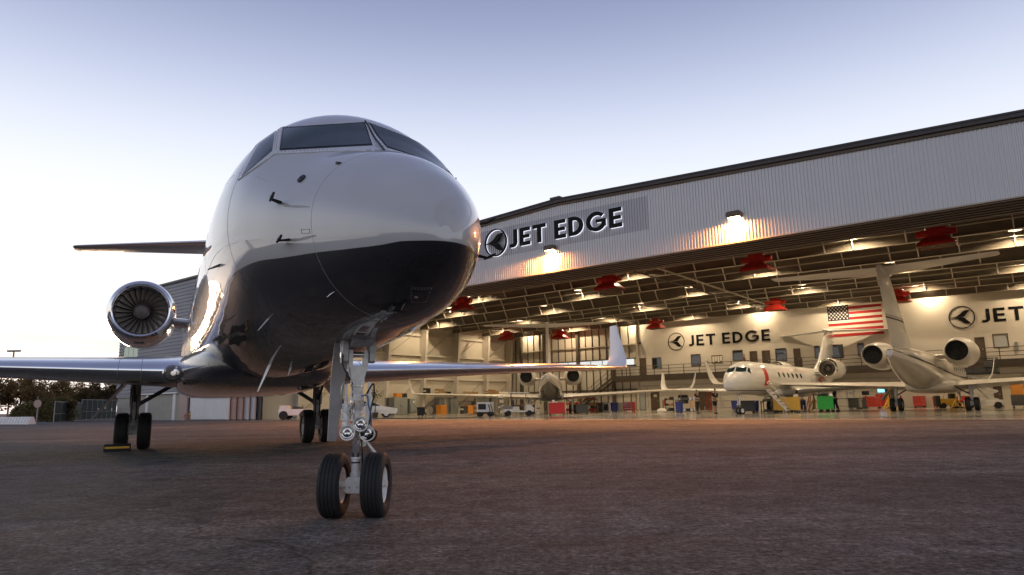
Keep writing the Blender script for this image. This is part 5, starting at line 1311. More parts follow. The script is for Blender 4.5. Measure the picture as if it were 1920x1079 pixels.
# ---- ground power cart
x, d = fpos(910, 56); r = empty('power_cart', 'white boxy ground power cart with dark panel and thick cables', 'cart', (x, d, FZ), R(30), None, hangar=True)
MB().bbox(-.62, .62, -.4, .4, .36, 1.12, .05).build('body', 'white_metal', r); MB().box(-.5, .12, -.412, -.402, .55, 1.0).build('panel', 'black_gloss', r)
whl = MB().lathe([(-.06, .001), (-.06, .19), (-.04, .21), (.04, .21), (.06, .19), (.06, .001)], axis='y', n=22).mesh('wheel', 'rubber')
for sx in (-1, 1):
    for sy in (-1, 1): inst(whl, 'wheel', r, (sx * .42, sy * .34, .21))
MB().box(-.55, .55, -.3, .3, .22, .36).build('chassis', 'black', r); MB().bar((-.6, 0, .3), (-1.4, 0, .12), .05).build('tow_bar', 'black', r)
MB().tube([(.3, -.42, .95), (.45, -.60, .7), (.5, -.62, .3), (.8, -.5, .04), (1.5, -.1, .035)], .035, 8).build('cable', 'cable_black', r); MB().tube([(.5, -.42, .98), (.62, -.6, .75), (.7, -.6, .3), (1.0, -.4, .04), (1.8, .2, .035)], .035, 8).build('cable', 'cable_black', r)
# ---- golf cart
x, d = fpos(972, 56.5); r = empty('golf_cart', 'white golf cart with roof and cargo bed beside the power cart', 'golf cart', (x, d, FZ), R(44), None, hangar=True)
MB().prism([(-1.25, .32), (1.15, .30), (1.22, .55), (.98, .88), (.62, .90), (.55, .42), (.05, .42), (.0, .72), (-.45, .74), (-.5, .55), (-1.25, .55)], -.55, .55).build('body', 'white_metal', r, 25)
MB().bbox(-1.35, -.5, -.56, .56, .56, .80, .04).build('cargo_bed', 'grey_steel', r)
MB().bbox(-.42, .04, -.52, .52, .745, .86, .04).build('seat', 'dark_grey', r); MB().bbox(-.46, -.38, -.52, .52, .86, 1.25, .03).build('backrest', 'dark_grey', r)
MB().loft([[(-.75, -.56, 1.78), (.85, -.56, 1.74), (.85, .56, 1.74), (-.75, .56, 1.78)], [(-.80, -.60, 1.82), (.92, -.60, 1.78), (.92, .60, 1.78), (-.80, .60, 1.82)], [(-.70, -.52, 1.88), (.8, -.52, 1.84), (.8, .52, 1.84), (-.7, .52, 1.88)]], cap=True).build('canopy', 'white_metal', r)
for s in (-1, 1):
    MB().tube([(.80, s * .5, .88), (.62, s * .5, 1.75)], .02, 8).build('roof_post', 'black', r); MB().tube([(-.46, s * .5, .80), (-.6, s * .5, 1.79)], .02, 8).build('roof_post', 'black', r)
MB().tube([(.55, .25, .8), (.36, .25, 1.0)], .02, 8).lathe([(0, .16), (.02, .18), (.0, .2)], c=(.34, .25, 1.0), axis='x', n=16).build('steering_wheel', 'black', r)
for sx in (-.85, .82):
    for s in (-1, 1): inst(whl, 'wheel', r, (sx, s * .5, .22), (0, 0, 0), (1.08, 1.5, 1.05))
MB().tube([(1.22, -.35, .62), (1.24, -.35, .62)], .06, 12).build('headlight', 'lamp_glass', r); MB().tube([(1.22, .35, .62), (1.24, .35, .62)], .06, 12).build('headlight', 'lamp_glass', r)
# ---- white car
x, d = fpos(692, 61); r = empty('parked_car', 'white sedan parked inside the hangar beside the potted tree', 'car', (x, d, FZ), R(52), None, hangar=True)
side = [(-2.3, .35), (2.3, .32), (2.42, .55), (2.36, .76), (1.65, .90), (1.1, .97), (.30, 1.38), (-.45, 1.45), (-1.2, 1.34), (-1.95, 1.06), (-2.35, .98), (-2.4, .6)]
def slab(yy, inset): return [(px_ * (1 - inset * .04), yy, pz if pz < .98 else .97 + (pz - .97) * (1 - inset * .10)) for px_, pz in side]
MB().loft([slab(-.92, 1.6), slab(-.88, .3), slab(-.6, 0), slab(.6, 0), slab(.88, .3), slab(.92, 1.6)], cap=True).build('body', 'white_paint', r, 40)
for s in (-1, 1): MB().prism([(.95, .99), (.28, 1.32), (-.45, 1.38), (-1.15, 1.27), (-1.6, 1.03)], s * .905, s * .925).build('side_glass', 'pane_dark', r)
MB().add([(1.12, -.7, .985), (.34, -.58, 1.385), (.34, .58, 1.385), (1.12, .7, .985)], [(0, 1, 2, 3)]).build('windscreen', 'pane_dark', r)
cw = MB().lathe([(-.11, .2), (-.11, .31), (-.08, .34), (.08, .34), (.11, .31), (.11, .2), (.09, .19), (.09, .001)], axis='y', n=28).mesh('wheel', 'rubber'); cr2 = MB().lathe([(.092, .001), (.10, .06), (.10, .2), (.112, .21), (.112, .19)], axis='y', n=20).mesh('rim', 'steel')
for sx in (-1.45, 1.42):
    for s in (-1, 1):
        w = inst(cw, 'wheel', r, (sx, s * .80, .34), (0, 0, 0 if s > 0 else PI)); inst(cr2, 'rim', w)
for s in (-1, 1): MB().bbox(2.2, 2.405, s * .7 - .16, s * .7 + .16, .66, .76, .03).build('headlight', 'lamp_glass', r); MB().bbox(-2.41, -2.3, s * .7 - .16, s * .7 + .16, .78, .9, .02).build('tail_light', 'red_cart', r)
# ---- tow tractor behind the right main wheel
x, d = fpos(556, 58); r = empty('tow_tractor', 'low white tow tractor with black wheels near the stacked door leaves', 'tractor', (x, d, FZ), R(40), None, hangar=True)
MB().bbox(-1.3, 1.2, -.7, .7, .35, .85, .06).build('body', 'white_metal', r); MB().bbox(-.2, .35, -.6, .6, .85, 1.05, .05).build('seat', 'dark_grey', r); MB().bbox(-1.25, -.6, -.6, .6, .85, 1.15, .06).build('hood', 'white_metal', r); MB().tube([(.6, 0, .85), (.45, 0, 1.2)], .02, 8).build('steering_column', 'black', r)
for sx in (-.85, .8):
    for s in (-1, 1): inst(whl, 'wheel', r, (sx, s * .68, .36), (0, 0, 0), (1.7, 2.2, 1.7))
# ---- drum fan
x, d = fpos(805, 61); r = empty('drum_fan', 'round black drum fan on a low stand beside the orange crate', 'fan', (x, d, FZ), R(60), None, hangar=True)
MB().lathe([(-.15, .42), (-.15, .45), (.15, .45), (.15, .42)], c=(0, 0, .55), axis='y', n=28, closed=True).build('drum', 'black', r); MB().tube([(-.35, -.2, .02), (-.35, .2, .02)], .03, 8).tube([(.35, -.2, .02), (.35, .2, .02)], .03, 8).bar((-.35, 0, .02), (-.46, 0, .55), .04).bar((.35, 0, .02), (.46, 0, .55), .04).build('stand', 'black', r)
for k in range(5): o = MB().bar((.05, 0, 0), (.38, .06, .0), .16, .01).build('fan_blade', 'grey_steel', r); o.location = (0, 0, .55); o.rotation_euler = (0, 2 * PI * k / 5, 0)
# ---- scissor lift
x, d = fpos(1846, 52); r = empty('scissor_lift', 'scissor lift with black platform basket and white base behind the silver jet', 'lift', (x, d, FZ), R(8), None, hangar=True)
MB().bbox(-1.2, 1.2, -.55, .55, .22, .62, .05).build('base', 'white_metal', r)
for sx in (-.85, .85):
    for s in (-1, 1): inst(whl, 'wheel', r, (sx, s * .5, .24), (0, 0, 0), (1.15, 1.4, 1.15))
for k in range(3):
    z0, z1 = .62 + k * .62, .62 + (k + 1) * .62
    for s in (-.42, .42):
        MB().bar((-.95, s, z0), (.95, s, z1), .06, .11).build('scissor_arm', 'white_metal', r); MB().bar((.95, s + .065, z0), (-.95, s + .065, z1), .06, .11).build('scissor_arm', 'white_metal', r)
MB().box(-1.2, 1.2, -.6, .6, 2.49, 2.62).build('platform', 'black', r)
for s in (-.58, .58):
    for z in (2.95, 3.3, 3.65): MB().tube([(-1.18, s, z), (1.18, s, z)], .022, 8).build('guard_rail', 'black', r)
    for xx in (-1.18, -.4, .4, 1.18): MB().tube([(xx, s, 2.62), (xx, s, 3.65)], .022, 8).build('guard_post', 'black', r)
    MB().box(-1.1, 1.1, s - .006, s + .006, 2.64, 3.0).build('toe_board', 'dark_grey', r)
for xx in (-1.18, 1.18): MB().tube([(xx, -.58, 3.65), (xx, .58, 3.65)], .022, 8).build('guard_rail', 'black', r)
MB().bbox(.3, .8, -.72, -.6, 3.0, 3.4, .02).build('control_box', 'dark_grey', r)
# ---- sweeper, stool, wing stand, yellow wedge
x, d = fpos(1779, 56); r = empty('floor_sweeper', 'yellow and black ride-on sweeper beyond the silver jet belly', 'sweeper', (x, d, FZ), R(20), None, hangar=True)
MB().bbox(-.6, .5, -.4, .4, .2, .75, .06).build('body', 'yellow_cart', r); MB().bbox(-.9, -.58, -.42, .42, .15, 1.0, .05).build('hopper', 'black', r); MB().bbox(.1, .5, -.3, .3, .75, 1.15, .05).build('seat', 'black', r); MB().tube([(-.3, 0, .75), (-.15, 0, 1.2)], .02, 8).build('steering_column', 'red_cart', r)
for sx in (-.4, .4):
    for s in (-1, 1): inst(whl, 'wheel', r, (sx, s * .38, .21))
x, d = fpos(1912, 50); r = empty('tool_trolley', 'orange tool trolley with black top by the doorway beyond the scissor lift', 'trolley', (x, d, FZ), R(0), None, hangar=True)
MB().bbox(-.4, .4, -.35, .35, .2, .95, .03).build('body', 'dark_grey', r); MB().bbox(-.35, .35, -.2, .3, .95, 1.8, .03).build('upper_cabinet', 'orange_paint', r); MB().bbox(-.38, .0, -.25, .2, 1.8, 1.95, .02).build('top_case', 'black', r)
for sx in (-1, 1):
    for sy in (-1, 1): inst(caster, 'caster', r, (sx * .3, sy * .25, .06), (0, 0, 0), (1, 1, 1.2))
for px, Z, lb in ((1536, 58, 'red A-frame stand beneath the white jet engine'),):
    x, d = fpos(px, Z); r = empty('engine_stand', lb, 'stand', (x, d, FZ), 0, None, hangar=True)
    for s in (-1, 1):
        MB().bar((s * .9, -.4, 0), (s * .3, 0, 2.6), .07).build('leg', 'red_paint', r); MB().bar((s * .9, .4, 0), (s * .3, 0, 2.6), .07).build('leg', 'red_paint', r)
    MB().bar((-.5, 0, 2.62), (.5, 0, 2.62), .09).build('crossbar', 'red_paint', r); MB().bar((-.75, -.3, .7), (.75, -.3, .7), .05).build('brace', 'red_paint', r)
def text_mesh(txt, size, m):
    c = bpy.data.curves.new('lettering', 'FONT'); c.body = txt; c.size = size; c.extrude = .002; c.align_x = 'CENTER'; c.align_y = 'CENTER'
    o = bpy.data.objects.new('lettering_tmp', c); COL.objects.link(o); dg = bpy.context.evaluated_depsgraph_get(); me = bpy.data.meshes.new_from_object(o.evaluated_get(dg)); bpy.data.objects.remove(o)
    me.materials.clear(); me.materials.append(MATS[m]); return me
inst(text_mesh('N942', .42, 'dark_grey'), 'registration', wj, (-18.1, 3.145, 3.70), (R(90), 0, R(180)))
for sy in (-1, 1): inst(text_mesh('N777', .36, 'flag_white'), 'registration', sj, (-25.0, sy * .21, 6.5), (R(90), 0, R(180) if sy > 0 else 0))
# ---- more workshop gear along the walls and under the wings
def tripod_jack(label, px, Z, h):
    x, d = fpos(px, Z); r = empty('tripod_jack', label, 'jack', (x, d, FZ), 0, 'tripod jacks', hangar=True)
    MB().lathe([(.15, .09), (h * .6, .09), (h * .6, .05), (h, .05), (h, .001)], axis='z', n=14).build('cylinder', 'yellow_cart', r)
    for k in range(3):
        a = 2 * PI * k / 3; MB().bar((.65 * math.cos(a), .65 * math.sin(a), .03), (.08 * math.cos(a), .08 * math.sin(a), h * .55), .06).build('leg', 'yellow_cart', r); MB().bar((.65 * math.cos(a), .65 * math.sin(a), .08), (.07 * math.cos(a), .07 * math.sin(a), .2), .04).build('strut', 'yellow_cart', r)
def step_ladder(label, px, Z, h, m, rz=0.0):
    x, d = fpos(px, Z); r = empty('step_ladder', label, 'ladder', (x, d, FZ), rz, 'step ladders', hangar=True); n = int(h / .3)
    for s in (-1, 1): MB().bar((s * .27, -.45, 0), (s * .2, 0, h), .05, .03).build('stile', m, r); MB().bar((s * .27, .45, 0), (s * .2, .03, h), .04, .03).build('stile', m, r)
    for k in range(1, n + 1): t = k / (n + .6); MB().box(-.25, .25, -.45 + .45 * t - .05, -.45 + .45 * t + .05, h * t - .03, h * t).build('step', m, r)
    MB().box(-.22, .22, -.1, .14, h, h + .04).build('top_cap', 'orange_paint', r)
def stool(label, px, Z):
    x, d = fpos(px, Z); r = empty('work_stool', label, 'stool', (x, d, FZ), 0, 'work stools', hangar=True)
    MB().lathe([(.50, .001), (.50, .17), (.56, .19), (.58, .16), (.58, .001)], axis='z', n=18).build('seat', 'black', r); MB().tube([(0, 0, .12), (0, 0, .5)], .03, 10).build('column', 'steel', r)
    for k in range(5): a = 2 * PI * k / 5; MB().bar((0, 0, .13), (.27 * math.cos(a), .27 * math.sin(a), .07), .04).build('foot', 'steel', r)
def extinguisher(label, px, d=DB - .25, z=.5):
    q = on_d(px, 760, d); r = empty('fire_extinguisher', label, 'extinguisher', (q[0], d, z), 0, None, hangar=True)
    MB().lathe([(0, .001), (0, .09), (.42, .09), (.50, .04), (.54, .03), (.54, .001)], axis='z', n=16).build('cylinder', 'red_cart', r); MB().box(-.03, .06, -.02, .02, .54, .60).build('valve', 'black', r); MB().tube([(.05, 0, .56), (.13, -.02, .4), (.12, -.04, .15)], .012, 6).build('hose', 'cable_black', r); MB().box(-.05, .05, .092, .24, .1, .16).build('bracket', 'steel', r)
def work_table(label, px, Z, w, m, rz=0.0):
    x, d = fpos(px, Z); r = empty('work_table', label, 'table', (x, d, FZ), rz, None, hangar=True)
    MB().bbox(-w / 2, w / 2, -.35, .35, .86, .92, .01).build('top', m, r)
    for sx in (-1, 1):
        for sy in (-1, 1): MB().box(sx * (w / 2 - .06) - .03, sx * (w / 2 - .06) + .03, sy * .3 - .03, sy * .3 + .03, 0, .859).build('leg', 'dark_grey', r)
    MB().box(-w / 2 + .1, w / 2 - .1, -.28, .28, .25, .28).build('lower_shelf', 'dark_grey', r)
    return r
tripod_jack('yellow tripod jack standing under the white jet wing near the green cart', 1528, 54, 1.5)
tripod_jack('yellow tripod jack between the silver jet wheels and the red chest', 1668, 57, 1.4)
tripod_jack('short yellow tripod jack beside the scissor lift wheels', 1795, 55, 1.1)
step_ladder('tall grey step ladder standing by the notice board wall', 1352, 66, 2.6, 'steel', R(20))
step_ladder('red step ladder behind the white jet nose', 1333, 62, 1.8, 'red_paint', R(-15))
step_ladder('small orange step ladder beside the black bench rack', 1302, 60, 1.3, 'orange_paint', R(40))
stool('black round work stool near the yellow cart', 1507, 51); stool('black round work stool by the brown double door', 1322, 60); stool('black round work stool beside the dark jet wheels', 1010, 64)
extinguisher('red fire extinguisher on the wall beside the door with a notice', 1246); extinguisher('red fire extinguisher on the wall near the red tool chests', 1690); extinguisher('red fire extinguisher on the wall below the walkway behind the white jet engine', 1505)
wt = work_table('long grey work table against the wall behind the white jet nose', 1360, 67, 2.6, 'grey_steel'); work_table('wooden work table behind the yellow cart', 1488, 60, 1.8, 'wood'); wt3 = work_table('black work table below the silver jet engine', 1590, 60, 1.8, 'dark_grey', R(5)); work_table('wooden work table near the window bays behind the golf cart', 985, 72, 2.0, 'wood')
bin_('oil_drum', 'blue steel drum beside the long grey work table', 1378, 66, .3, .88, 'blue_plastic', 'drum'); bin_('oil_drum', 'red steel drum beside the yellow sweeper', 1758, 58, .3, .88, 'red_paint', 'drum'); bin_('oil_drum', 'grey steel drum under the staircase', 1163, 70, .3, .88, 'grey_steel', 'drum')
work_cart('service_cart', 'black two-tier service cart under the white jet belly', 1400, 50.5, R(25), 1.1, .6, .85, 'dark_grey'); work_cart('service_cart', 'grey service cart beside the wide red tool chest', 1605, 60, R(-10), .9, .6, .9, 'grey_steel'); work_cart('service_cart', 'blue service cart before the wooden work table', 1500, 56, R(12), .9, .6, .8, 'blue_plastic')
work_cart('service_cart', 'small red service cart between the sweeper and the lift', 1808, 60, R(12), .9, .6, .9, 'red_paint'); work_cart('service_cart', 'black service cart below the dark jet wing near the orange rack', 1092, 60, R(30), 1.0, .6, .8, 'dark_grey')
x, d = fpos(1241, 60); o = MB().loft([[(a * math.cos(t) * 1.4, a * math.sin(t), z) for t in np.linspace(0, 2 * PI, 15)[:-1]] for a, z in ((.26, 0), (.32, .12), (.28, .28), (.1, .36))], cap=True).build('bean_bag', 'flag_white'); o.matrix_world = HM @ Matrix.Translation((x, d, FZ)); tag(o, 'rounded white cushion-like sack on the floor beside the brown door', 'sack')
# potted tree
x, d = fpos(703, 60); r = empty('potted_tree', 'leafy potted tree behind the white car by the wall column', 'plant', (x, d, FZ), 0, None, hangar=True)
MB().lathe([(0, .001), (0, .22), (.42, .30), (.45, .30), (.42, .26), (.40, .001)], axis='z', n=20).build('pot', 'dark_grey', r); MB().tube([(0, 0, .4), (.03, .02, .9), (-.02, 0, 1.6), (.03, 0, 2.1)], [.035, .03, .025, .012], 8).build('trunk', 'trunk', r)
mb = MB(); rg = random.Random(5)
for k in range(260):
    u = Vector((rg.gauss(0, 1), rg.gauss(0, 1), rg.gauss(0, .7))).normalized() * rg.uniform(.15, .75) + Vector((0, 0, 2.0)); a = Vector((rg.uniform(-1, 1), rg.uniform(-1, 1), rg.uniform(-.8, .3))).normalized() * .17; b = a.cross(Vector((0, 0, 1))).normalized() * .05
    mb.add([u, u + a * .5 + b, u + a, u + a * .5 - b], [(0, 1, 2, 3)])
tag(mb.build('crown', 'plant_leaf', r, 0), kind='stuff')
# floor cable snaking from the power cart
pts = [Vector((*fpos(px, Z), .03)) for px, Z in ((902, 55), (880, 52), (850, 51), (800, 52), (750, 53), (700, 54))]
o = MB().tube(pts, .025, 8).build('floor_cable', 'cable_black'); o.matrix_world = HM; tag(o, 'thin black cable snaking over the hangar floor from the power cart', 'cable')

# ---- wheel chocks at the near jet
for k, (y, lb) in enumerate(((-2.185 - .27, 'black rubber wheel chock with yellow stripe at the main wheels'),)):
    for dx, q in ((.62, 1),):
        c = empty('wheel_chock', lb, 'chock', (0, 0, 0)); c.matrix_world = jet.matrix_world @ Matrix.Translation((-13.6 + dx, y, .002))
        MB().prism([(-.16, 0), (.16, 0), (.08, .15), (-.05, .17)], -.27, .27).build('wedge', 'rubber', c); MB().prism([(.13, .06), (.137, .063), (.112, .11), (.104, .107)], -.25, .25).build('stripe', 'yellow_cart', c)

# ================================================================== the buildings left of the hangar
bb = empty('clad_building', 'tall building clad in blue-grey horizontal ribbed metal behind the jet engine', 'building', hangar=True)
BX0, BX1, BZ0, BZ1 = -84.0, -57.9, 2.6, 14.1
def h_ribs(x0, x1, z0, z1, d, pitch=.36, dep=.05):
    n = max(1, round((z1 - z0) / pitch)); p = (z1 - z0) / n; vs = []; zz = []
    for i in range(n):
        for a, h in ((0, 0), (.5, 0), (.6, 1), (.9, 1)): zz.append((z0 + (i + a) * p, h))
    zz.append((z1, 0))
    for z, h in zz: vs += [(x0, d - dep * h, z), (x1, d - dep * h, z)]
    return MB().add(vs, [(2 * i, 2 * i + 1, 2 * i + 3, 2 * i + 2) for i in range(len(zz) - 1)])
for x0, x1, z0, z1 in ((BX0, BX1, 8.0, BZ1), (-79.2, BX1, BZ0, 8.0), (BX0, -82.8, BZ0, 8.0), (-82.8, -79.2, BZ0, 4.2)):
    h_ribs(x0, x1, z0, z1, .3).build('cladding', 'blue_clad', bb, 20)
MB().box(BX0, BX1, .35, 18, 2.4, BZ1 - .1).build('block', 'blue_clad', bb)
for k in range(3): MB().box(-82.8 + k * 1.2 + .04, -82.8 + (k + 1) * 1.2 - .04, .30, .34, 4.2, 8.0).build('window_pane', 'glass_green', bb)
MB().box(BX0 - .1, BX1, .1, 18.1, BZ1 - .1, BZ1 + .12).build('roof_edge', 'roof_trim', bb)
MB().box(BX0, BX1, .5, 18, 0, 2.4).build('ground_floor', 'beige_wall', bb)
an = empty('low_annex', 'low beige rendered annex with pale posts and a white door', 'building', hangar=True)
MB().box(-76.5, -66.9, -.6, .2, 0, 2.55).build('wall', 'beige_wall', an)
MB().box(-76.8, -66.6, -.9, .25, 2.55, 2.68).build('roof_edge', 'white_metal', an)
for px in (276, 327, 254):
    q = on_d(px, 765, -.6); MB().box(q[0] - .28, q[0] + .28, -.68, -.602, 0, 2.54).build('post', 'white_metal', an)
q = on_d(345, 765, -.6); dr = MB().box(q[0] - .45, q[0] + .45, -.65, -.602, .02, 2.05).build('door', 'white_metal', an); MB().box(q[0] - .12, q[0] + .12, -.662, -.652, 1.3, 1.55).build('notice', 'yellow_cart', dr); MB().box(q[0] + .3, q[0] + .38, -.70, -.652, 1.0, 1.06).build('handle', 'steel', dr)
MB().box(-66.85, -65.3, -.9, .2, 0, 8.4).build('pier', 'pink_panel', an)
# sliding door leaves stacked beside the opening
for k in range(6):
    d = -.7 + .26 * k; a = -65.1 + .0 * k; b = -58.3 + .62 * k
    lf = empty('hangar_door', ('white ribbed front leaf of the sliding hangar doors, stacked open' if k == 0 else '%s sliding door leaf showing its edge behind the white front leaf' % ['', 'first pinkish', 'second pinkish', 'third greyish', 'fourth greyish', 'last dark'][k]), 'hangar door', (0, 0, 0), 0, 'sliding door leaves beside the opening', hangar=True)
    mm = ['white_metal', 'pink_panel', 'pink_panel', 'facade_metal', 'facade_metal', 'dark_grey'][k]
    MB().box(a, b, d, d + .12, .06, 8.3).build('panel', mm, lf)
    if k == 0: corrugated(MB(), a + .05, b - .02, .26, .03, .10, 8.25, d - .002).build('sheeting', 'white_metal', lf, 20)
    MB().box(b + .001, b + .07, d - .02, d + .14, .03, 8.3).build('edge_strip', 'black' if k == 5 else mm, lf)
    if k == 0: MB().box(a - .14, a - .001, d - .06, d + .14, .0, 8.3).build('guide_post', 'black', lf)
    MB().box(a, b, d - .01, d + .13, .0, .058).build('bottom_rail', 'black', lf)
# hydrant-like gear and bollard by the annex door
q = on_d(346, 787, -2.0); r = empty('fire_hydrant', 'pale red-capped hydrant by the annex door', 'hydrant', (q[0], -2.0, 0), 0, None, hangar=True)
MB().lathe([(0, .16), (.05, .16), (.06, .11), (.5, .11), (.55, .13), (.62, .10), (.70, .03), (.70, .001)], axis='z', n=16).build('barrel', 'pink_panel', r)
for s in (-1, 1): MB().tube([(0, 0, .42), (s * .22, 0, .42)], .06, 10).build('outlet', 'red_paint', r)
q = on_d(355, 789, -2.0); r = empty('bollard', 'short brown steel bollard beside the hydrant', 'bollard', (q[0], -2.0, 0), 0, None, hangar=True)
MB().lathe([(0, .09), (.75, .09), (.80, .06), (.82, .001)], axis='z', n=16).build('post', 'rust_pole', r); MB().lathe([(.55, .092), (.65, .092)], axis='z', n=16).build('band', 'yellow_cart', r)

# ================================================================== the far left: fence, hedge, trees, poles
def gp(x, y): q = ground(x, y); return Vector((q[0], q[1], 0))
A, B, C_ = gp(100, 793), gp(151, 788.5), gp(216, 786)
def fence(label, a, b, h, n):
    r = empty('screened_fence', label, 'fence', tuple(a), 0, 'screened fences by the trees'); dv = b - a
    for k in range(n + 1):
        p = dv * (k / n); MB().tube([p, p + Vector((0, 0, h + .05))], .045, 8).build('post', 'pole_metal', r)
    nn = Vector((dv.y, -dv.x, 0)).normalized() * .03
    for k in range(n):
        p, q_ = dv * ((k + .012) / n), dv * ((k + .988) / n)
        MB().add([p + Vector((0, 0, .08)) + nn, q_ + Vector((0, 0, .08)) + nn, q_ + Vector((0, 0, h - .04)) + nn, p + Vector((0, 0, h - .04)) + nn, p + Vector((0, 0, .08)), q_ + Vector((0, 0, .08)), q_ + Vector((0, 0, h - .04)), p + Vector((0, 0, h - .04))],
                 [(0, 1, 2, 3), (4, 7, 6, 5), (0, 4, 5, 1), (3, 2, 6, 7), (0, 3, 7, 4), (1, 5, 6, 2)]).build('screen', 'fence_screen', r)
    MB().tube([Vector((0, 0, h)), dv + Vector((0, 0, h))], .03, 8).build('top_rail', 'pole_metal', r); MB().tube([Vector((0, 0, h * .42)) + nn * 2, dv + Vector((0, 0, h * .42)) + nn * 2], .02, 8).build('mid_rail', 'pole_metal', r)
    for k in range(3):
        p = dv * (.45 + .2 * k) + nn * 2; MB().box(-.14, .14, -.005, .005, -.2, .2).build('notice', 'flag_white', r).matrix_local = Matrix.Translation(p + Vector((0, 0, h * (.5 + .12 * (k % 2))))) @ Matrix.Rotation(math.atan2(dv.y, dv.x), 4, 'Z')
fence('fence with dark screen running from the hedge to the corner post', A, B, 1.95, 5)
fence('fence with dark screen running from the corner post towards the annex', B, C_, 2.35, 7)
P = gp(13, 789); lp = empty('lamp_post', 'tall slim lamp post with two-armed head beside the trees', 'lamp post', (P.x * 1.22, P.y * 1.22, 0))
MB().tube([(0, 0, 0), (0, 0, 11.0)], [.14, .11], 12).build('pole', 'rust_pole', lp); MB().box(-1.05, 1.05, -.2, .2, 11.0, 11.22).build('lamp_head', 'black', lp); MB().box(-1.0, -.2, -.15, .15, 10.96, 10.998).build('lens', 'dark_grey', lp); MB().box(.2, 1.0, -.15, .15, 10.96, 10.998).build('lens', 'dark_grey', lp)
P = gp(68, 794); sp_ = empty('road_sign', 'back of a round road sign on a thin grey post before the hedge', 'sign', tuple(P))
MB().tube([(0, 0, 0), (0, 0, 2.15)], .05, 8).build('post', 'pole_metal', sp_); MB().lathe([(-.012, .001), (-.012, .36), (.0, .36), (.0, .001)], c=(0, -.062, 1.75), axis='y', n=24).build('sign_plate', 'pink_panel', sp_)
for k in range(4):
    P0 = gp(60 - 22 * k, 796); P1 = gp(38 - 22 * k, 796)
    b_ = empty('concrete_barrier', 'white ribbed barrier block in the row before the hedge', 'barrier', tuple(P1), math.atan2((P0 - P1).y, (P0 - P1).x), 'white barrier blocks in a row')
    Lb = (P0 - P1).length - .03
    MB().loft([[(0, -.30, 0), (Lb, -.30, 0), (Lb, .30, 0), (0, .30, 0)], [(0, -.28, .12), (Lb, -.28, .12), (Lb, .28, .12), (0, .28, .12)], [(.02, -.12, .62), (Lb - .02, -.12, .62), (Lb - .02, .12, .62), (.02, .12, .62)]], cap=True).build('block', 'white_metal', b_, 20)
    for j in range(4): MB().bar((Lb * (j + .5) / 4, -.315, .1), (Lb * (j + .5) / 4, -.145, .60), .05, .03).build('rib', 'white_metal', b_)
def leaf_cloud(mb, rg, blobs, n, size):
    for k in range(n):
        c, rr = blobs[rg.randrange(len(blobs))]; u = Vector((rg.gauss(0, 1), rg.gauss(0, 1), rg.gauss(0, 1))); u.normalize(); p = Vector(c) + u * rr * rg.random() ** .45
        a = Vector((rg.uniform(-1, 1), rg.uniform(-1, 1), rg.uniform(-1, .6))).normalized(); b = a.cross(Vector((rg.uniform(-1, 1), rg.uniform(-1, 1), rg.uniform(-1, 1)))).normalized(); s = size * rg.uniform(.6, 1.4)
        mb.add([p - a * s, p + b * s * .5, p + a * s, p - b * s * .5], [(0, 1, 2, 3)])
    return mb
def make_tree(seed, h, spread, m, n=3600, size=.16):
    rg = random.Random(seed); r = empty('tree')
    tr = MB(); top = Vector((rg.uniform(-.3, .3), rg.uniform(-.3, .3), h * .62)); tr.tube([(0, 0, -.1), top * .5 + Vector((.1, 0, 0)), top], [.20, .14, .06], 10)
    blobs = []
    for k in range(13):
        a = rg.uniform(0, 2 * PI); z = h * rg.uniform(.36, .93); q = spread * math.sqrt(max(.1, 1 - ((z / h - .6) / .45) ** 2)) * rg.uniform(.3, 1.0)
        c = Vector((q * math.cos(a), q * math.sin(a), z)); tr.tube([Vector((0, 0, min(z * .6, h * .5))), c * .6 + Vector((0, 0, z * .35)), c], [.07, .045, .015], 6); blobs.append((tuple(c), spread * rg.uniform(.26, .48)))
    tr.build('trunk', 'trunk', r); c = leaf_cloud(MB(), rg, blobs, n, size).build('crown', m, r, 0); c['kind'] = 'stuff'
    return r
protos = [make_tree(11, 6.6, 2.9, 'leaf_olive'), make_tree(23, 6.0, 2.6, 'leaf_dark'), make_tree(35, 7.2, 2.7, 'leaf_olive')]
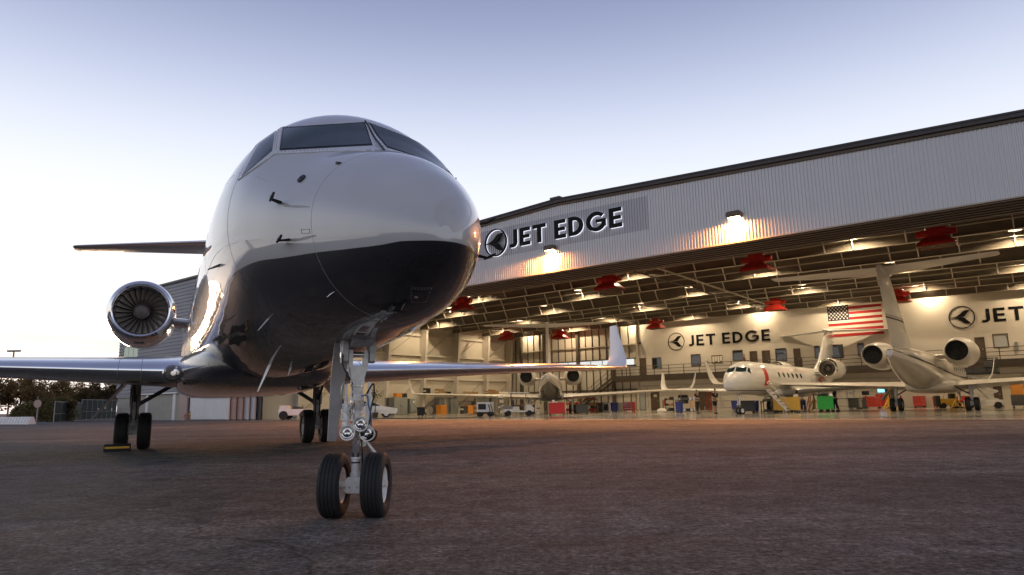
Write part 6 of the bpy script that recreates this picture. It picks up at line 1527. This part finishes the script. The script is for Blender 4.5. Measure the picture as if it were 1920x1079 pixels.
spots = [(-8, 96, 2, 1.05, 'olive tree beside the lamp post, farthest from the fences'), (36, 100, 0, 1.0, 'olive tree beside the lamp post, rising over the hedge'), (62, 92, 2, .82, 'thin olive tree rising behind the hedge middle'), (92, 104, 0, 1.0, 'rounded olive tree behind the round road sign'), (122, 110, 2, .86, 'golden-lit tree over the first fence, sunset glowing through its crown'),
         (158, 96, 1, .95, 'dark tree behind the fence corner post'), (184, 98, 1, 1.0, 'dark tree over the second fence'), (212, 100, 1, 1.05, 'dark tree closest to the blue-grey building')]
first = set()
for px, Z, k, s, lb in spots:
    o = protos[k] if k not in first else copy_tree(protos[k]); first.add(k)
    d_ = ray(px, 770); q = CAM + d_ * (Z / d_[1])
    o.matrix_world = Matrix.Translation((q[0], q[1], 0)) @ Matrix.Rotation(px * .7, 4, 'Z') @ Matrix.Scale(s, 4); tag(o, lb, 'tree', 'trees beyond the fence')
# hedge
rg = random.Random(9); a, b = gp(8, 792), gp(112, 791.5); blobs = []
for k in range(46):
    t = k / 45; p = a.lerp(b, t) + Vector((rg.uniform(-.5, .5), 1.6 + rg.uniform(-.5, .5), 0)); hh = (1.25 + 1.0 * math.sin(min(1, t * 1.6) * PI / 2)) * rg.uniform(.85, 1.05); blobs += [((p.x, p.y, hh * .45), hh * .52), ((p.x, p.y, hh * .9), .5)]
hd = empty('hedge', 'broad clipped olive hedge before the trees, behind the white barriers', 'hedge')
c = leaf_cloud(MB(), rg, blobs, 15000, .11).build('crown', 'leaf_hedge', hd, 0); c['kind'] = 'stuff'
for k in range(9): p = a.lerp(b, (k + .5) / 9) + Vector((0, 1.6, 0)); MB().tube([p, p + Vector((.1, 0, 1.2))], [.06, .03], 6).build('stem', 'trunk', hd)
# unseen tree belt added behind the camera for its reflection in the nose paint
rg = random.Random(4); mb = MB(); blobs = []
for k in range(150):
    t = R(100 + 160 * k / 149); rad_ = 150 + rg.uniform(-12, 20); x, y = rad_ * math.sin(t) * -1, rad_ * math.cos(t)
    blobs += [((x, y, rg.uniform(2, 4)), rg.uniform(3, 5.0)), ((x + rg.uniform(-4, 4), y, rg.uniform(4, 8)), rg.uniform(2, 4))]
o = leaf_cloud(mb, rg, blobs, 16000, .9).build('reflection_tree_belt', 'leaf_dark', None, 0); tag(o, 'unseen belt of dark trees added across the airfield for its reflection', 'trees', kind='stuff')
